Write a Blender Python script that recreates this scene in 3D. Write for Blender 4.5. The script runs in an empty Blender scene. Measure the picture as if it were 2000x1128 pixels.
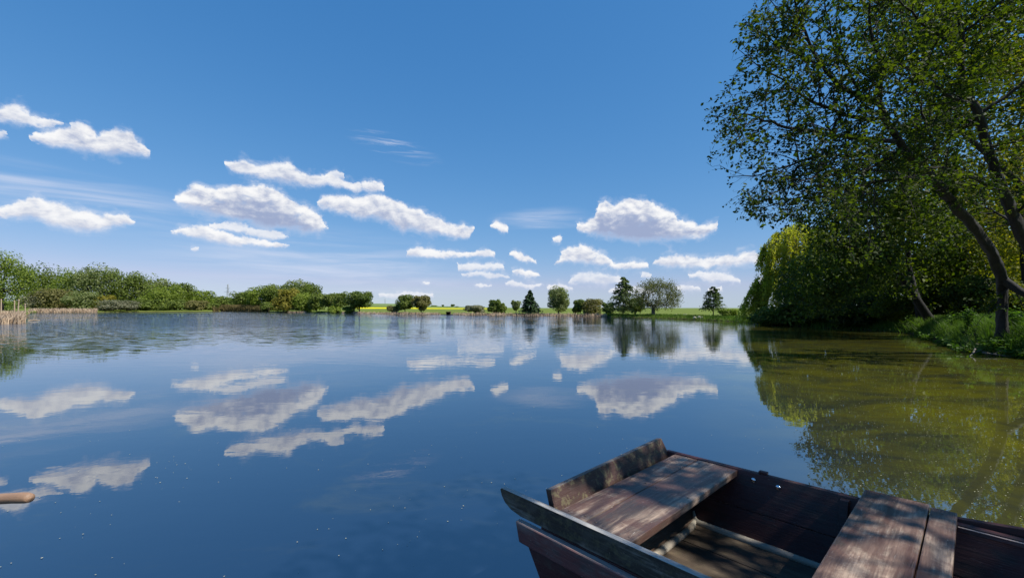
import bpy, bmesh, math, random
import numpy as np
from mathutils import Vector, Matrix

random.seed(7)
rng = np.random.default_rng(11)
SC = bpy.context.scene
COL = SC.collection
R = math.radians

# ------------------------------------------------------------------ camera model
F, CX, HY, H = 850.0, 1000.0, 601.0, 1.45      # focal length in photo pixels, principal column, horizon row, eye height

def at(px, py, Y):
    return np.array([(px - CX) / F * Y, Y, H - (py - HY) / F * Y])

def az_of(px):
    return math.degrees(math.atan((px - CX) / F))

# ------------------------------------------------------------------ helpers
def sm(a, b, x):
    t = np.clip((x - a) / (b - a), 0, 1)
    return t * t * (3 - 2 * t)

def tag(o, label=None, cat=None, group=None, kind=None):
    if label: o['label'] = label
    if cat: o['category'] = cat
    if group: o['group'] = group
    if kind: o['kind'] = kind
    return o

def empty(name, loc, label, cat, group=None):
    o = bpy.data.objects.new(name, None)
    o.empty_display_size = 0.3
    o.location = [float(v) for v in loc]
    COL.objects.link(o)
    return tag(o, label, cat, group)

class MB:
    """collects polygons and links them as one mesh object"""
    def __init__(self):
        self.v, self.f, self.n = [], [], 0
    def add(self, V, Fc):
        V = np.asarray(V, float).reshape(-1, 3)
        Fc = np.asarray(Fc, int)
        self.v.append(V)
        self.f.append(Fc + self.n)
        self.n += len(V)
    def tube(self, pts, radii, sides=6, cap=True):
        pts = np.asarray(pts, float)
        n = len(pts)
        d = np.gradient(pts, axis=0)
        d /= np.linalg.norm(d, axis=1)[:, None] + 1e-9
        ref = np.array([0.31, 0.17, 0.93])
        a = np.cross(d, ref); a /= np.linalg.norm(a, axis=1)[:, None] + 1e-9
        b = np.cross(d, a)
        th = np.arange(sides) * 2 * math.pi / sides
        ring = (np.cos(th)[None, :, None] * a[:, None, :] + np.sin(th)[None, :, None] * b[:, None, :]) * np.asarray(radii, float)[:, None, None]
        V = (pts[:, None, :] + ring).reshape(-1, 3)
        i = np.arange(n - 1)[:, None] * sides + np.arange(sides)[None, :]
        j = np.arange(n - 1)[:, None] * sides + (np.arange(sides)[None, :] + 1) % sides
        Fq = np.stack([i, i + sides, j + sides, j], -1).reshape(-1, 4)
        self.add(V, Fq)
    def build(self, name, mat, parent=None, smooth=False, origin=None):
        V = np.concatenate(self.v)
        if parent is not None and origin is None:
            origin = np.array(parent.location)
        if origin is not None:
            V = V - np.asarray(origin)
        me = bpy.data.meshes.new(name)
        me.vertices.add(len(V))
        me.vertices.foreach_set('co', V.astype(np.float32).ravel())
        loops = np.concatenate([f.ravel() for f in self.f])
        sizes = np.concatenate([np.full(len(f), f.shape[1]) for f in self.f])
        starts = np.concatenate([[0], np.cumsum(sizes)[:-1]])
        me.loops.add(len(loops))
        me.loops.foreach_set('vertex_index', loops.astype(np.int32))
        me.polygons.add(len(sizes))
        me.polygons.foreach_set('loop_start', starts.astype(np.int32))
        if smooth:
            me.polygons.foreach_set('use_smooth', np.ones(len(sizes), bool))
        me.update(calc_edges=True)
        me.validate()
        me.materials.append(mat)
        o = bpy.data.objects.new(name, me)
        COL.objects.link(o)
        if parent is not None:
            o.parent = parent
        elif origin is not None:
            o.location = [float(v) for v in origin]
        return o

def unit(v):
    return v / (np.linalg.norm(v, axis=-1, keepdims=True) + 1e-9)

def leaves(mb, P, N, L, W=None, T=None, fold=0.0):
    """P points, N normals, L lengths: pointed oval leaves, two quads each"""
    n = len(P)
    if n == 0: return
    N = unit(N)
    if T is None:
        T = rng.normal(size=(n, 3))
    T = unit(T - N * (T * N).sum(1)[:, None])
    B = np.cross(N, T)
    L = np.broadcast_to(np.asarray(L, float), (n,))[:, None]
    W = L * 0.62 if W is None else np.broadcast_to(np.asarray(W, float), (n,))[:, None]
    up = N * (W * fold)
    v0 = P - T * L * .5
    v1 = P + B * W * .5 - T * L * .08 + up
    v2 = P + T * L * .12
    v3 = P - B * W * .5 - T * L * .08 + up
    v4 = P + T * L * .5 - up * .5
    v5 = P + B * W * .36 + T * L * .26 + up
    v6 = P - B * W * .36 + T * L * .26 + up
    V = np.stack([v0, v1, v5, v4, v6, v3], 1).reshape(-1, 3)
    base = np.arange(n)[:, None] * 6
    Fq = np.concatenate([base + np.array([[0, 1, 2, 3]]), base + np.array([[0, 3, 4, 5]])])
    mb.add(V, Fq)

def flakes(mb, P, N, S):
    """coarse leaf clumps for far trees: irregular quads"""
    n = len(P)
    if n == 0: return
    N = unit(N)
    T = rng.normal(size=(n, 3)); T = unit(T - N * (T * N).sum(1)[:, None]); B = np.cross(N, T)
    S = np.broadcast_to(np.asarray(S, float), (n,))[:, None]
    j = lambda: rng.uniform(.35, 1.0, (n, 1))
    V = np.stack([P + T * S * j(), P + B * S * j() * .8, P - T * S * j(), P - B * S * j() * .8], 1).reshape(-1, 3)
    mb.add(V, np.arange(n)[:, None] * 4 + np.array([[0, 1, 2, 3]]))

def hexa(bm_mb, c):
    """8 corners: bottom loop 0-3, top loop 4-7"""
    bm_mb.add(c, [[0, 3, 2, 1], [4, 5, 6, 7], [0, 1, 5, 4], [1, 2, 6, 5], [2, 3, 7, 6], [3, 0, 4, 7]])

def box(mb, x0, x1, y0, y1, z0, z1):
    hexa(mb, [[x0, y0, z0], [x1, y0, z0], [x1, y1, z0], [x0, y1, z0], [x0, y0, z1], [x1, y0, z1], [x1, y1, z1], [x0, y1, z1]])

# ------------------------------------------------------------------ materials
def newmat(name):
    m = bpy.data.materials.new(name)
    m.use_nodes = True
    nt = m.node_tree
    nt.nodes.clear()
    out = nt.nodes.new('ShaderNodeOutputMaterial')
    return m, nt, out

class NT:
    """tiny node builder"""
    def __init__(self, nt): self.nt = nt
    def n(self, typ, **kw):
        nd = self.nt.nodes.new(typ)
        for k, v in kw.items(): setattr(nd, k, v)
        return nd
    def link(self, a, b): self.nt.links.new(a, b)
    def put(self, sock, v):
        if isinstance(v, (int, float)): sock.default_value = v
        elif isinstance(v, (tuple, list)): sock.default_value = v
        else: self.link(v, sock)
    def m(self, op, a, b=None, c=None, clamp=False):
        nd = self.n('ShaderNodeMath', operation=op, use_clamp=clamp)
        self.put(nd.inputs[0], a)
        if b is not None: self.put(nd.inputs[1], b)
        if c is not None: self.put(nd.inputs[2], c)
        return nd.outputs[0]
    def ss(self, x, a, b, lo=0.0, hi=1.0):
        nd = self.n('ShaderNodeMapRange', interpolation_type='SMOOTHSTEP')
        self.put(nd.inputs['Value'], x); self.put(nd.inputs['From Min'], a); self.put(nd.inputs['From Max'], b)
        self.put(nd.inputs['To Min'], lo); self.put(nd.inputs['To Max'], hi)
        return nd.outputs[0]
    def mix(self, f, a, b, blend='MIX'):
        nd = self.n('ShaderNodeMix', data_type='RGBA', blend_type=blend)
        self.put(nd.inputs[0], f)
        for s, v in ((nd.inputs[6], a), (nd.inputs[7], b)):
            if isinstance(v, (tuple, list)) and len(v) == 3: v = (*v, 1)
            self.put(s, v)
        return nd.outputs[2]
    def noise(self, vec, scale, detail=4, rough=.55, dist=0.0):
        nd = self.n('ShaderNodeTexNoise')
        if vec is not None: self.link(vec, nd.inputs['Vector'])
        nd.inputs['Scale'].default_value = scale; nd.inputs['Detail'].default_value = detail
        nd.inputs['Roughness'].default_value = rough; nd.inputs['Distortion'].default_value = dist
        return nd.outputs[0]
    def mapping(self, vec, scale=(1, 1, 1), loc=(0, 0, 0), rot=(0, 0, 0)):
        nd = self.n('ShaderNodeMapping')
        self.link(vec, nd.inputs['Vector'])
        nd.inputs['Scale'].default_value = scale; nd.inputs['Location'].default_value = loc; nd.inputs['Rotation'].default_value = rot
        return nd.outputs[0]

def leafmat(name, a, b, trans=.35, rough=.6, tw=(1.5, 1.7, .5), spec=.2, nsc=.45):
    m, nt, out = newmat(name)
    k = NT(nt)
    g = k.n('ShaderNodeNewGeometry')
    oi = k.n('ShaderNodeObjectInfo')
    tcl = k.n('ShaderNodeTexCoord')
    bough = k.ss(k.noise(tcl.outputs['Object'], nsc, 3, .6), .36, .64, -.28, .34)
    f = k.m('ADD', bough, k.m('ADD', k.m('MULTIPLY', g.outputs['Random Per Island'], .62), k.m('MULTIPLY', oi.outputs['Random'], .25)), clamp=True)
    c = k.mix(f, a, b)
    p = k.n('ShaderNodeBsdfPrincipled')
    k.link(c, p.inputs['Base Color']); p.inputs['Roughness'].default_value = rough
    p.inputs['Specular IOR Level'].default_value = spec
    t = k.n('ShaderNodeBsdfTranslucent')
    tc = k.mix(1.0, c, (*tw, 1), 'MULTIPLY')
    k.link(tc, t.inputs['Color'])
    mx = k.n('ShaderNodeMixShader'); mx.inputs[0].default_value = trans
    k.link(p.outputs[0], mx.inputs[1]); k.link(t.outputs[0], mx.inputs[2])
    k.link(mx.outputs[0], out.inputs[0])
    return m

def barkmat(name, a, b, scale=9):
    m, nt, out = newmat(name)
    k = NT(nt)
    tc = k.n('ShaderNodeTexCoord')
    v = k.mapping(tc.outputs['Object'], (scale, scale, scale * .35))
    n = k.noise(v, 1.0, 6, .65, .6)
    n2 = k.noise(tc.outputs['Object'], 1.7, 3)
    c = k.mix(k.ss(n, .35, .7), a, b)
    c = k.mix(k.ss(n2, .58, .75, 0, .45), c, (.034, .030, .022))
    p = k.n('ShaderNodeBsdfPrincipled'); k.link(c, p.inputs['Base Color']); p.inputs['Roughness'].default_value = .85
    bp = k.n('ShaderNodeBump'); bp.inputs['Strength'].default_value = .7; bp.inputs['Distance'].default_value = .03
    k.link(n, bp.inputs['Height']); k.link(bp.outputs[0], p.inputs['Normal'])
    k.link(p.outputs[0], out.inputs[0])
    return m

def plainmat(name, a, b, scale=4, rough=.8):
    m, nt, out = newmat(name)
    k = NT(nt)
    tc = k.n('ShaderNodeTexCoord')
    n = k.noise(tc.outputs['Object'], scale, 5, .6)
    g = k.n('ShaderNodeNewGeometry')
    f = k.m('ADD', k.m('MULTIPLY', n, .6), k.m('MULTIPLY', g.outputs['Random Per Island'], .5), clamp=True)
    p = k.n('ShaderNodeBsdfPrincipled'); k.link(k.mix(f, a, b), p.inputs['Base Color']); p.inputs['Roughness'].default_value = rough
    k.link(p.outputs[0], out.inputs[0])
    return m

def woodmat(name, bare, dark, paint, grain='X', paint_amt=.5, wear=.5, rough=.6, moss=0.0, scale=1.0, scratch=.5, topwear_skylight=0.0):
    """weathered boards: grain along one object axis, dark stains, worn paint, pale scratches"""
    m, nt, out = newmat(name)
    k = NT(nt)
    tc = k.n('ShaderNodeTexCoord'); ob = tc.outputs['Object']
    s = {'X': (3, 60, 60), 'Y': (60, 3, 60), 'Z': (60, 60, 3)}[grain]
    g = k.noise(k.mapping(ob, tuple(x * scale for x in s)), 1.0, 6, .7, .4)
    s2 = {'X': (1.2, 9, 9), 'Y': (9, 1.2, 9), 'Z': (9, 9, 1.2)}[grain]
    stain = k.noise(k.mapping(ob, s2, (3.1, 1.7, .4)), 1.0, 5, .65, .5)
    blot = k.noise(ob, 5.5, 6, .68, .6)
    wearn = k.noise(k.mapping(ob, tuple(x * .5 for x in s), (.7, 2.2, 5.0)), 1.0, 7, .75, .3)
    c = k.mix(k.ss(g, .3, .7), tuple(x * .5 for x in bare), bare)
    c = k.mix(k.ss(stain, .36, .60, 0, .92), c, dark)
    pm = k.m('MULTIPLY', k.ss(k.m('ADD', k.m('MULTIPLY', blot, .55), k.m('MULTIPLY', wearn, .45)), .5 + .12 * (wear - .5) * 2 - .06, .5 + .12 * (wear - .5) * 2 + .06), paint_amt)
    c = k.mix(pm, c, paint)
    if scratch > 0:
        s3 = {'X': (14, 170, 90), 'Y': (170, 14, 90), 'Z': (170, 90, 14)}[grain]
        sc1 = k.noise(k.mapping(ob, s3, (0, 0, 0), (0, 0, .25)), 1.0, 3, .6, 1.2)
        sc2 = k.noise(k.mapping(ob, tuple(reversed(s3[:2])) + (40,), (4, 1, 0), (0, 0, -.4)), .6, 3, .6, 1.5)
        sm_ = k.m('MAXIMUM', k.ss(sc1, .66, .72), k.ss(sc2, .69, .74))
        c = k.mix(k.m('MULTIPLY', sm_, scratch), c, (.34, .29, .25))
    if moss > 0:
        mo = k.noise(ob, 22, 6, .7, .4)
        c = k.mix(k.ss(mo, .5, .62, 0, moss), c, (.16, .145, .07))
    if topwear_skylight > 0:                                  # upward faces paler: rubbed bare, and sky light painted into the colour
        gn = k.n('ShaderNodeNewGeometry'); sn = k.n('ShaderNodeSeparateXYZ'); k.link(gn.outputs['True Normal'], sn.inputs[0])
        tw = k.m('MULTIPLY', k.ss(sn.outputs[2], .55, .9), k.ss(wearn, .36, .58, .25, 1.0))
        c = k.mix(k.m('MULTIPLY', tw, topwear_skylight), c, (.46, .44, .41))
    p = k.n('ShaderNodeBsdfPrincipled'); k.link(c, p.inputs['Base Color'])
    k.link(k.ss(stain, .3, .7, rough + .12, rough - .15), p.inputs['Roughness'])
    p.inputs['Specular IOR Level'].default_value = .4
    bp = k.n('ShaderNodeBump'); bp.inputs['Strength'].default_value = .55; bp.inputs['Distance'].default_value = .006
    k.link(k.m('ADD', g, k.m('MULTIPLY', wearn, .8)), bp.inputs['Height']); k.link(bp.outputs[0], p.inputs['Normal'])
    k.link(p.outputs[0], out.inputs[0])
    return m

# ------------------------------------------------------------------ camera
cam = bpy.data.cameras.new('camera')
cam.sensor_width = 36; cam.lens = 36 * F / 2000; cam.shift_y = (HY - 564) / 2000
cam.clip_start = .05; cam.clip_end = 12000
co = bpy.data.objects.new('camera', cam); COL.objects.link(co)
co.location = (0, 0, H); co.rotation_euler = (R(90), 0, 0)
SC.camera = co

# ------------------------------------------------------------------ sun and sky
SUN_EL, SUN_AZ = 52.0, 116.0          # azimuth clockwise from the view direction (+Y) towards +X
sd = Vector((math.sin(R(SUN_AZ)) * math.cos(R(SUN_EL)), math.cos(R(SUN_AZ)) * math.cos(R(SUN_EL)), math.sin(R(SUN_EL))))
sun = bpy.data.lights.new('sun', 'SUN'); sun.energy = 5.0; sun.angle = R(.53); sun.color = (1, .95, .86)
so = bpy.data.objects.new('sun', sun); COL.objects.link(so)
so.rotation_euler = sd.to_track_quat('Z', 'Y').to_euler(); so.location = (20, -10, 40)

W = bpy.data.worlds.new('World'); SC.world = W; W.use_nodes = True
nt = W.node_tree; nt.nodes.clear(); k = NT(nt)
wout = k.n('ShaderNodeOutputWorld')
sky = k.n('ShaderNodeTexSky', sky_type='NISHITA')
sky.sun_disc = False; sky.sun_elevation = R(SUN_EL); sky.sun_rotation = R(SUN_AZ)
sky.altitude = 100; sky.air_density = 1.0; sky.dust_density = 0.0; sky.ozone_density = 10.0
geo = k.n('ShaderNodeNewGeometry')
tcw = k.n('ShaderNodeTexCoord')
sep = k.n('ShaderNodeSeparateXYZ'); k.link(tcw.outputs['Generated'], sep.inputs[0])
dx, dy, dz = sep.outputs
AZ = k.m('ARCTAN2', dx, dy)
VV = k.m('DIVIDE', dz, k.m('SQRT', k.m('ADD', k.m('MULTIPLY', dx, dx), k.m('ADD', k.m('MULTIPLY', dy, dy), 1e-5))))
cmb = k.n('ShaderNodeCombineXYZ'); k.link(AZ, cmb.inputs[0]); k.link(VV, cmb.inputs[1])
P0 = cmb.outputs[0]
# turbulence that roughens the cloud outlines
def nvec(vec, scale, detail, rough=.6):
    nd = k.n('ShaderNodeTexNoise'); k.link(vec, nd.inputs['Vector'])
    nd.inputs['Scale'].default_value = scale; nd.inputs['Detail'].default_value = detail; nd.inputs['Roughness'].default_value = rough
    return nd
wa = nvec(P0, 42, 5, .62)
wsub = k.n('ShaderNodeVectorMath', operation='SUBTRACT'); k.link(wa.outputs['Color'], wsub.inputs[0]); wsub.inputs[1].default_value = (.5, .5, .5)
wmul = k.n('ShaderNodeVectorMath', operation='MULTIPLY_ADD'); k.link(wsub.outputs[0], wmul.inputs[0]); wmul.inputs[1].default_value = (.030, .020, 0); k.link(P0, wmul.inputs[2])
PW = wmul.outputs[0]
sp2 = k.n('ShaderNodeSeparateXYZ'); k.link(PW, sp2.inputs[0])
AZw, Vw = sp2.outputs[0], sp2.outputs[1]
S = k.m('DIVIDE', k.m('ADD', AZw, R(60)), R(120), clamp=True)
PB = k.mapping(P0, (1, 1.5, 1))
bil = k.noise(PB, 34, 6, .6, .3)
bil2 = k.noise(k.mapping(PB, (1, 1, 1), (-.006, -.014, 0)), 34, 6, .6, .3)
big = k.noise(k.mapping(P0, (1, 1.9, 1), (.4, .2, 0)), 19, 4, .6, .5)
relief = k.m('SUBTRACT', bil, bil2)                      # lumps lit from the sun's side
fine = k.m('SUBTRACT', k.noise(P0, 120, 5, .65), .5)
VMAX = .62

def s_of(px): return (math.degrees(math.atan((px - CX) / F)) + 60) / 120
def v_of(px, py): return (HY - py) / F * math.cos(math.atan((px - CX) / F)) / VMAX

def curve(pts, base):
    nd = k.n('ShaderNodeFloatCurve')
    cm = nd.mapping; cv = cm.curves[0]
    cm.use_clip = False
    pts = sorted(pts)
    cv.points[0].location = (0, base); cv.points[1].location = (1, base)
    for x, y in pts:
        cv.points.new(min(max(x, .0005), .9995), y)
    for p in cv.points: p.handle_type = 'VECTOR'
    cm.update()
    k.link(S, nd.inputs['Value'])
    return k.m('MULTIPLY', nd.outputs[0], VMAX)

def cloud_layer(clouds, soft=1.0, opac=1.0, grey=1.0):
    top, bot = [], []
    for t, b in clouds:
        x0, x1 = t[0][0], t[-1][0]
        yb0, yb1 = v_of(*b[0]), v_of(*b[-1])
        e = 2.0
        mid0 = (v_of(*t[0]) + yb0) / 2; mid1 = (v_of(*t[-1]) + yb1) / 2
        top += [(s_of(x0 - e) - .0018, 0.0), (s_of(x0 - e), mid0)] + [(s_of(x), v_of(x, y)) for x, y in t] + [(s_of(x1 + e), mid1), (s_of(x1 + e) + .0018, 0.0)]
        bot += [(s_of(x0 - e) - .0018, .9), (s_of(x0 - e), mid0)] + [(s_of(x), v_of(x, y)) for x, y in b] + [(s_of(x1 + e), mid1), (s_of(x1 + e) + .0018, .9)]
    T = curve(top, 0.0); B = curve(bot, .9)
    up = k.m('SUBTRACT', T, Vw); dn = k.m('SUBTRACT', Vw, B)
    d1 = k.m('MULTIPLY_ADD', fine, .010, up)
    d2 = k.m('MULTIPLY_ADD', k.m('SUBTRACT', bil, .5), .018, k.m('MULTIPLY_ADD', fine, .006, dn))
    thick = k.m('MAXIMUM', k.m('SUBTRACT', T, B), .008)
    dens = k.m('MULTIPLY', k.ss(d1, -.001, k.m('MINIMUM', .0085 * soft, k.m('MULTIPLY', thick, .32))), k.ss(d2, -.004, k.m('MINIMUM', .016 * soft, k.m('MULTIPLY', thick, .35))))
    dens = k.m('MULTIPLY', dens, k.ss(bil, .25, .45, .75, 1.0))
    fringe = k.ss(k.m('MULTIPLY_ADD', k.m('SUBTRACT', bil, .5), .05, k.m('MINIMUM', up, dn)), -.009, .022, 0.0, .62)
    dens = k.m('MAXIMUM', dens, fringe)
    dens = k.m('MULTIPLY', dens, opac)
    q = k.m('ADD', up, k.m('MULTIPLY', k.m('SUBTRACT', big, .5), .07))
    q = k.m('SUBTRACT', q, k.m('MULTIPLY', relief, .10))
    rel = k.m('DIVIDE', k.m('ADD', up, k.m('MULTIPLY', k.m('SUBTRACT', big, .5), k.m('MULTIPLY', thick, .9))), thick)
    lit = k.m('MULTIPLY', k.ss(q, -.01, .072 / grey, 1.0, 0.0), k.ss(rel, .25, 1.2, 1.0, .68))
    col = k.mix(lit, (.34, .41, .61), (1.0, .995, .99))
    return dens, col

C1b = ([(52,268),(75,255),(100,250),(140,244),(176,243),(190,261),(200,255),(215,246),(235,247),(255,254),(270,270),(288,286),(292,300)],
       [(52,270),(85,283),(130,293),(170,302),(230,308),(260,307),(292,303)])
C4 = ([(338,388),(345,378),(365,366),(378,355),(395,353),(402,359),(420,362),(440,361),(465,357),(485,359),(515,357),(530,361),(545,372),(560,378),(580,394),(600,401),(625,412),(635,425),(638,440)],
      [(338,392),(350,406),(390,416),(430,428),(480,440),(540,450),(580,455),(625,459),(638,446)])
C7 = ([(960,438),(968,431),(980,432),(990,437),(993,446)], [(960,441),(975,451),(988,461),(993,456)])
C13 = ([(1125,435),(1131,428),(1136,436),(1150,426),(1163,416),(1167,396),(1178,387),(1190,390),(1197,397),(1210,389),(1225,384),(1240,381),(1250,388),(1265,386),(1277,394),(1285,402),(1302,403),(1320,414),(1328,425),(1342,429),(1350,427),(1357,437),(1375,435),(1395,431),(1407,434)],
       [(1125,450),(1150,458),(1180,465),(1240,474),(1290,475),(1340,470),(1380,465),(1398,452),(1407,437)])
C1a = ([(-45,214),(0,207),(30,199),(48,209),(60,221),(95,229),(130,240)], [(-45,232),(0,238),(40,248),(80,247),(110,244),(130,241)])
C3 = ([(440,314),(458,309),(475,307),(500,317),(520,318),(535,312),(562,313),(575,323),(588,333),(600,338),(630,339),(650,338),(672,349),(690,355),(718,350),(735,350),(748,358),(752,368)],
      [(440,318),(455,334),(480,344),(510,351),(560,362),(600,366),(640,361),(670,371),(700,374),(740,373),(752,371)])
C8 = ([(793,490),(806,478),(815,475),(830,481),(845,485),(860,489),(900,489),(920,492),(930,488),(950,485),(962,489),(967,495)],
      [(793,499),(840,505),(900,504),(925,503),(955,501),(967,498)])
C10 = ([(992,492),(1005,487),(1018,494),(1035,500),(1047,508)], [(992,496),(1010,506),(1030,511),(1047,511)])
C18 = ([(1078,466),(1090,460),(1100,464)], [(1078,470),(1090,475),(1100,467)])
C15 = ([(1275,507),(1300,498),(1322,492),(1345,497),(1370,501),(1400,498),(1425,495),(1440,496),(1455,488),(1468,485),(1477,490),(1486,503),(1500,507),(1530,505)],
       [(1275,514),(1310,524),(1340,527),(1400,521),(1450,519),(1485,515),(1500,514),(1530,512)])
C2 = ([(-45,412),(0,405),(25,398),(45,381),(60,377),(80,380),(100,390),(122,394),(130,401),(160,406),(185,409),(200,416),(220,416),(240,412),(255,416),(268,432)],
      [(-45,426),(0,426),(60,428),(100,443),(140,452),(165,458),(200,450),(240,439),(268,435)])
C5 = ([(338,445),(350,441),(370,441),(395,434),(420,440),(440,450),(460,458),(480,458),(500,466),(520,467),(545,472),(565,479)],
      [(338,450),(360,460),(390,466),(430,476),(470,480),(520,483),(565,482)])
C6 = ([(617,393),(630,381),(650,376),(675,377),(690,385),(710,381),(725,376),(740,376),(760,382),(785,391),(800,402),(815,404),(830,409),(836,418),(850,420),(870,430),(890,437),(910,435),(926,440)],
      [(617,399),(640,411),(660,420),(690,428),(740,429),(765,441),(780,453),(820,457),(860,463),(900,468),(918,466),(926,446)])
C11 = ([(998,529),(1015,523),(1035,525),(1055,537)], [(998,532),(1020,540),(1055,541)])
C14 = ([(1083,511),(1090,505),(1096,490),(1110,479),(1128,478),(1135,470),(1142,478),(1155,481),(1170,487),(1190,499),(1200,511),(1215,510),(1240,507),(1255,509),(1270,518)],
       [(1083,514),(1100,513),(1150,516),(1200,526),(1250,526),(1270,521)])
C17 = ([(1340,534),(1365,528),(1400,528),(1425,530),(1447,545)], [(1340,538),(1370,545),(1410,554),(1447,552)])
C2b = ([(68,455),(80,448),(90,455)], [(68,458),(80,461),(90,458)])
C5b = ([(410,437),(440,431),(465,432),(490,440),(520,446),(545,450),(562,460)], [(410,440),(450,450),(500,464),(545,466),(562,463)])
C9 = ([(867,519),(880,511),(900,513),(920,509),(945,512),(960,511),(978,510),(987,519)], [(867,522),(890,526),(920,529),(960,528),(987,526)])
C16 = ([(1108,545),(1130,530),(1150,528),(1180,530),(1215,538)], [(1108,550),(1140,554),(1180,556),(1215,552)])
C16b = ([(1250,537),(1262,528),(1275,536)], [(1250,540),(1262,541),(1275,540)])
C19 = ([(825,551),(840,547),(862,551)], [(825,553),(845,555),(862,554)])
C20 = ([(925,555),(935,550),(960,555)], [(925,557),(940,559),(960,558)])
C21 = ([(986,553),(1000,545),(1022,552),(1062,556)], [(986,557),(1010,560),(1040,560),(1062,559)])
C22 = ([(1310,560),(1335,553),(1370,558)], [(1310,563),(1340,567),(1370,564)])
C23 = ([(370,484),(381,480),(392,484)], [(370,487),(381,490),(392,488)])
C24 = ([(424,301),(431,296),(439,302)], [(424,304),(432,312),(439,306)])
C25 = ([(900,532),(930,528),(960,530),(993,536)], [(900,536),(940,541),(970,540),(993,540)])
C26 = ([(870,575),(910,569),(950,573)], [(870,578),(910,580),(950,577)])
C27 = ([(1065,560),(1090,549),(1120,558)], [(1065,566),(1090,568),(1120,566)])
C28 = ([(-40,252),(0,250),(18,259)], [(-40,268),(0,268),(18,264)])
C33 = ([(1455,545),(1475,536),(1500,540),(1530,542)], [(1455,550),(1480,553),(1500,553),(1530,552)])
C34 = ([(1190,566),(1215,558),(1245,556),(1280,566)], [(1190,572),(1220,576),(1250,575),(1280,571)])
C35 = ([(1380,563),(1410,557),(1450,564)], [(1380,569),(1410,573),(1450,570)])
C29 = ([(630,346),(655,327),(676,340)], [(630,349),(655,351),(676,346)])
C30 = ([(864,405),(873,401),(883,412)], [(864,408),(873,415),(883,416)])
C31 = ([(130,243),(150,236),(176,247)], [(130,258),(150,262),(176,262)])
C32 = ([(740,573),(790,566),(850,573)], [(740,580),(790,580),(850,580)])

layers = [
    cloud_layer([C28, C31, C29, C20, C21, C16, C16b, C22], 1.5, .78, .7),
    cloud_layer([C5b, C19, C9, C27, C17], 1.4, .84, .7),
    cloud_layer([C23, C32, C25, C34, C35, C33], 1.5, .75, .7),
    cloud_layer([C2, C5, C6, C10, C14], 1.1, .97, .85),
    cloud_layer([C1a, C3, C8, C11, C18, C15], 1.1, .95, .85),
    cloud_layer([C1b, C4, C7, C13], 1.1, .98, 1.05),
]
# thin high cirrus and the milky streaks low in the sky
cir = k.noise(k.mapping(P0, (9, 75, 1), (0, 0, 0), (0, 0, R(16))), 1.0, 6, .65, .5)
def blob(px, py, rx, ry, rot=0.0):
    a0 = math.atan((px - CX) / F); v0 = v_of(px, py) * VMAX
    mp = k.n('ShaderNodeMapping', vector_type='TEXTURE'); k.link(P0, mp.inputs['Vector'])
    mp.inputs['Location'].default_value = (a0, v0, 0); mp.inputs['Scale'].default_value = (rx, ry, 1); mp.inputs['Rotation'].default_value = (0, 0, rot)
    vl = k.n('ShaderNodeVectorMath', operation='LENGTH'); k.link(mp.outputs[0], vl.inputs[0])
    return k.ss(vl.outputs['Value'], 0.0, 1.0, 1.0, 0.0)
c1 = k.m('MULTIPLY', blob(770, 288, .12, .034, R(-14)), k.ss(cir, .47, .66))
stre = k.noise(k.mapping(P0, (3, 34, 1), (.3, 0, 0), (0, 0, R(5))), 1.0, 5, .6, .4)
bands = k.m('MAXIMUM', blob(640, 520, .42, .10, R(-4)), k.m('MAXIMUM', blob(260, 405, .30, .05, R(-6)), k.m('MAXIMUM', blob(1060, 430, .14, .04), blob(20, 360, .16, .05))))
c2 = k.m('MULTIPLY', bands, k.ss(stre, .38, .72))
veil = k.m('MAXIMUM', k.m('MULTIPLY', c1, .55), k.m('MULTIPLY', c2, .62))

bg_sky = k.n('ShaderNodeBackground')
# film response of the photo: deeper blue overhead, gentle roll-off towards the horizon
sks = k.n('ShaderNodeSeparateColor'); k.link(sky.outputs[0], sks.inputs[0])
skc = k.n('ShaderNodeCombineColor')
chn = [k.m('MULTIPLY', k.m('POWER', k.m('MULTIPLY', sks.outputs[i_], .1), gp_), ga * 10) for i_, (ga, gp_) in enumerate(((1.5, 1.15), (.82, .65), (.90, .45)))]
k.link(k.m('MINIMUM', chn[0], k.m('MULTIPLY', chn[1], .84)), skc.inputs[0]); k.link(chn[1], skc.inputs[1]); k.link(chn[2], skc.inputs[2])
k.link(skc.outputs[0], bg_sky.inputs['Color']); bg_sky.inputs['Strength'].default_value = .076
ccol, cdens = (.74, .78, .92), veil
for dens, col in layers:
    ccol = k.mix(dens, ccol, col)
    inv = k.m('MULTIPLY', k.m('SUBTRACT', 1.0, cdens), k.m('SUBTRACT', 1.0, dens))
    cdens = k.m('SUBTRACT', 1.0, inv)
bg_cl = k.n('ShaderNodeBackground'); bg_cl.inputs['Strength'].default_value = .75
k.link(ccol, bg_cl.inputs['Color'])
mxs = k.n('ShaderNodeMixShader')
k.link(cdens, mxs.inputs[0]); k.link(bg_sky.outputs[0], mxs.inputs[1]); k.link(bg_cl.outputs[0], mxs.inputs[2])
k.link(mxs.outputs[0], wout.inputs[0])

SC.view_settings.view_transform = 'Standard'; SC.view_settings.look = 'None'
SC.view_settings.exposure = 0.4; SC.view_settings.gamma = 1.0
SC.cycles.max_bounces = 8; SC.cycles.caustics_reflective = False; SC.cycles.caustics_refractive = False
SC.cycles.use_denoising = True

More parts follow.
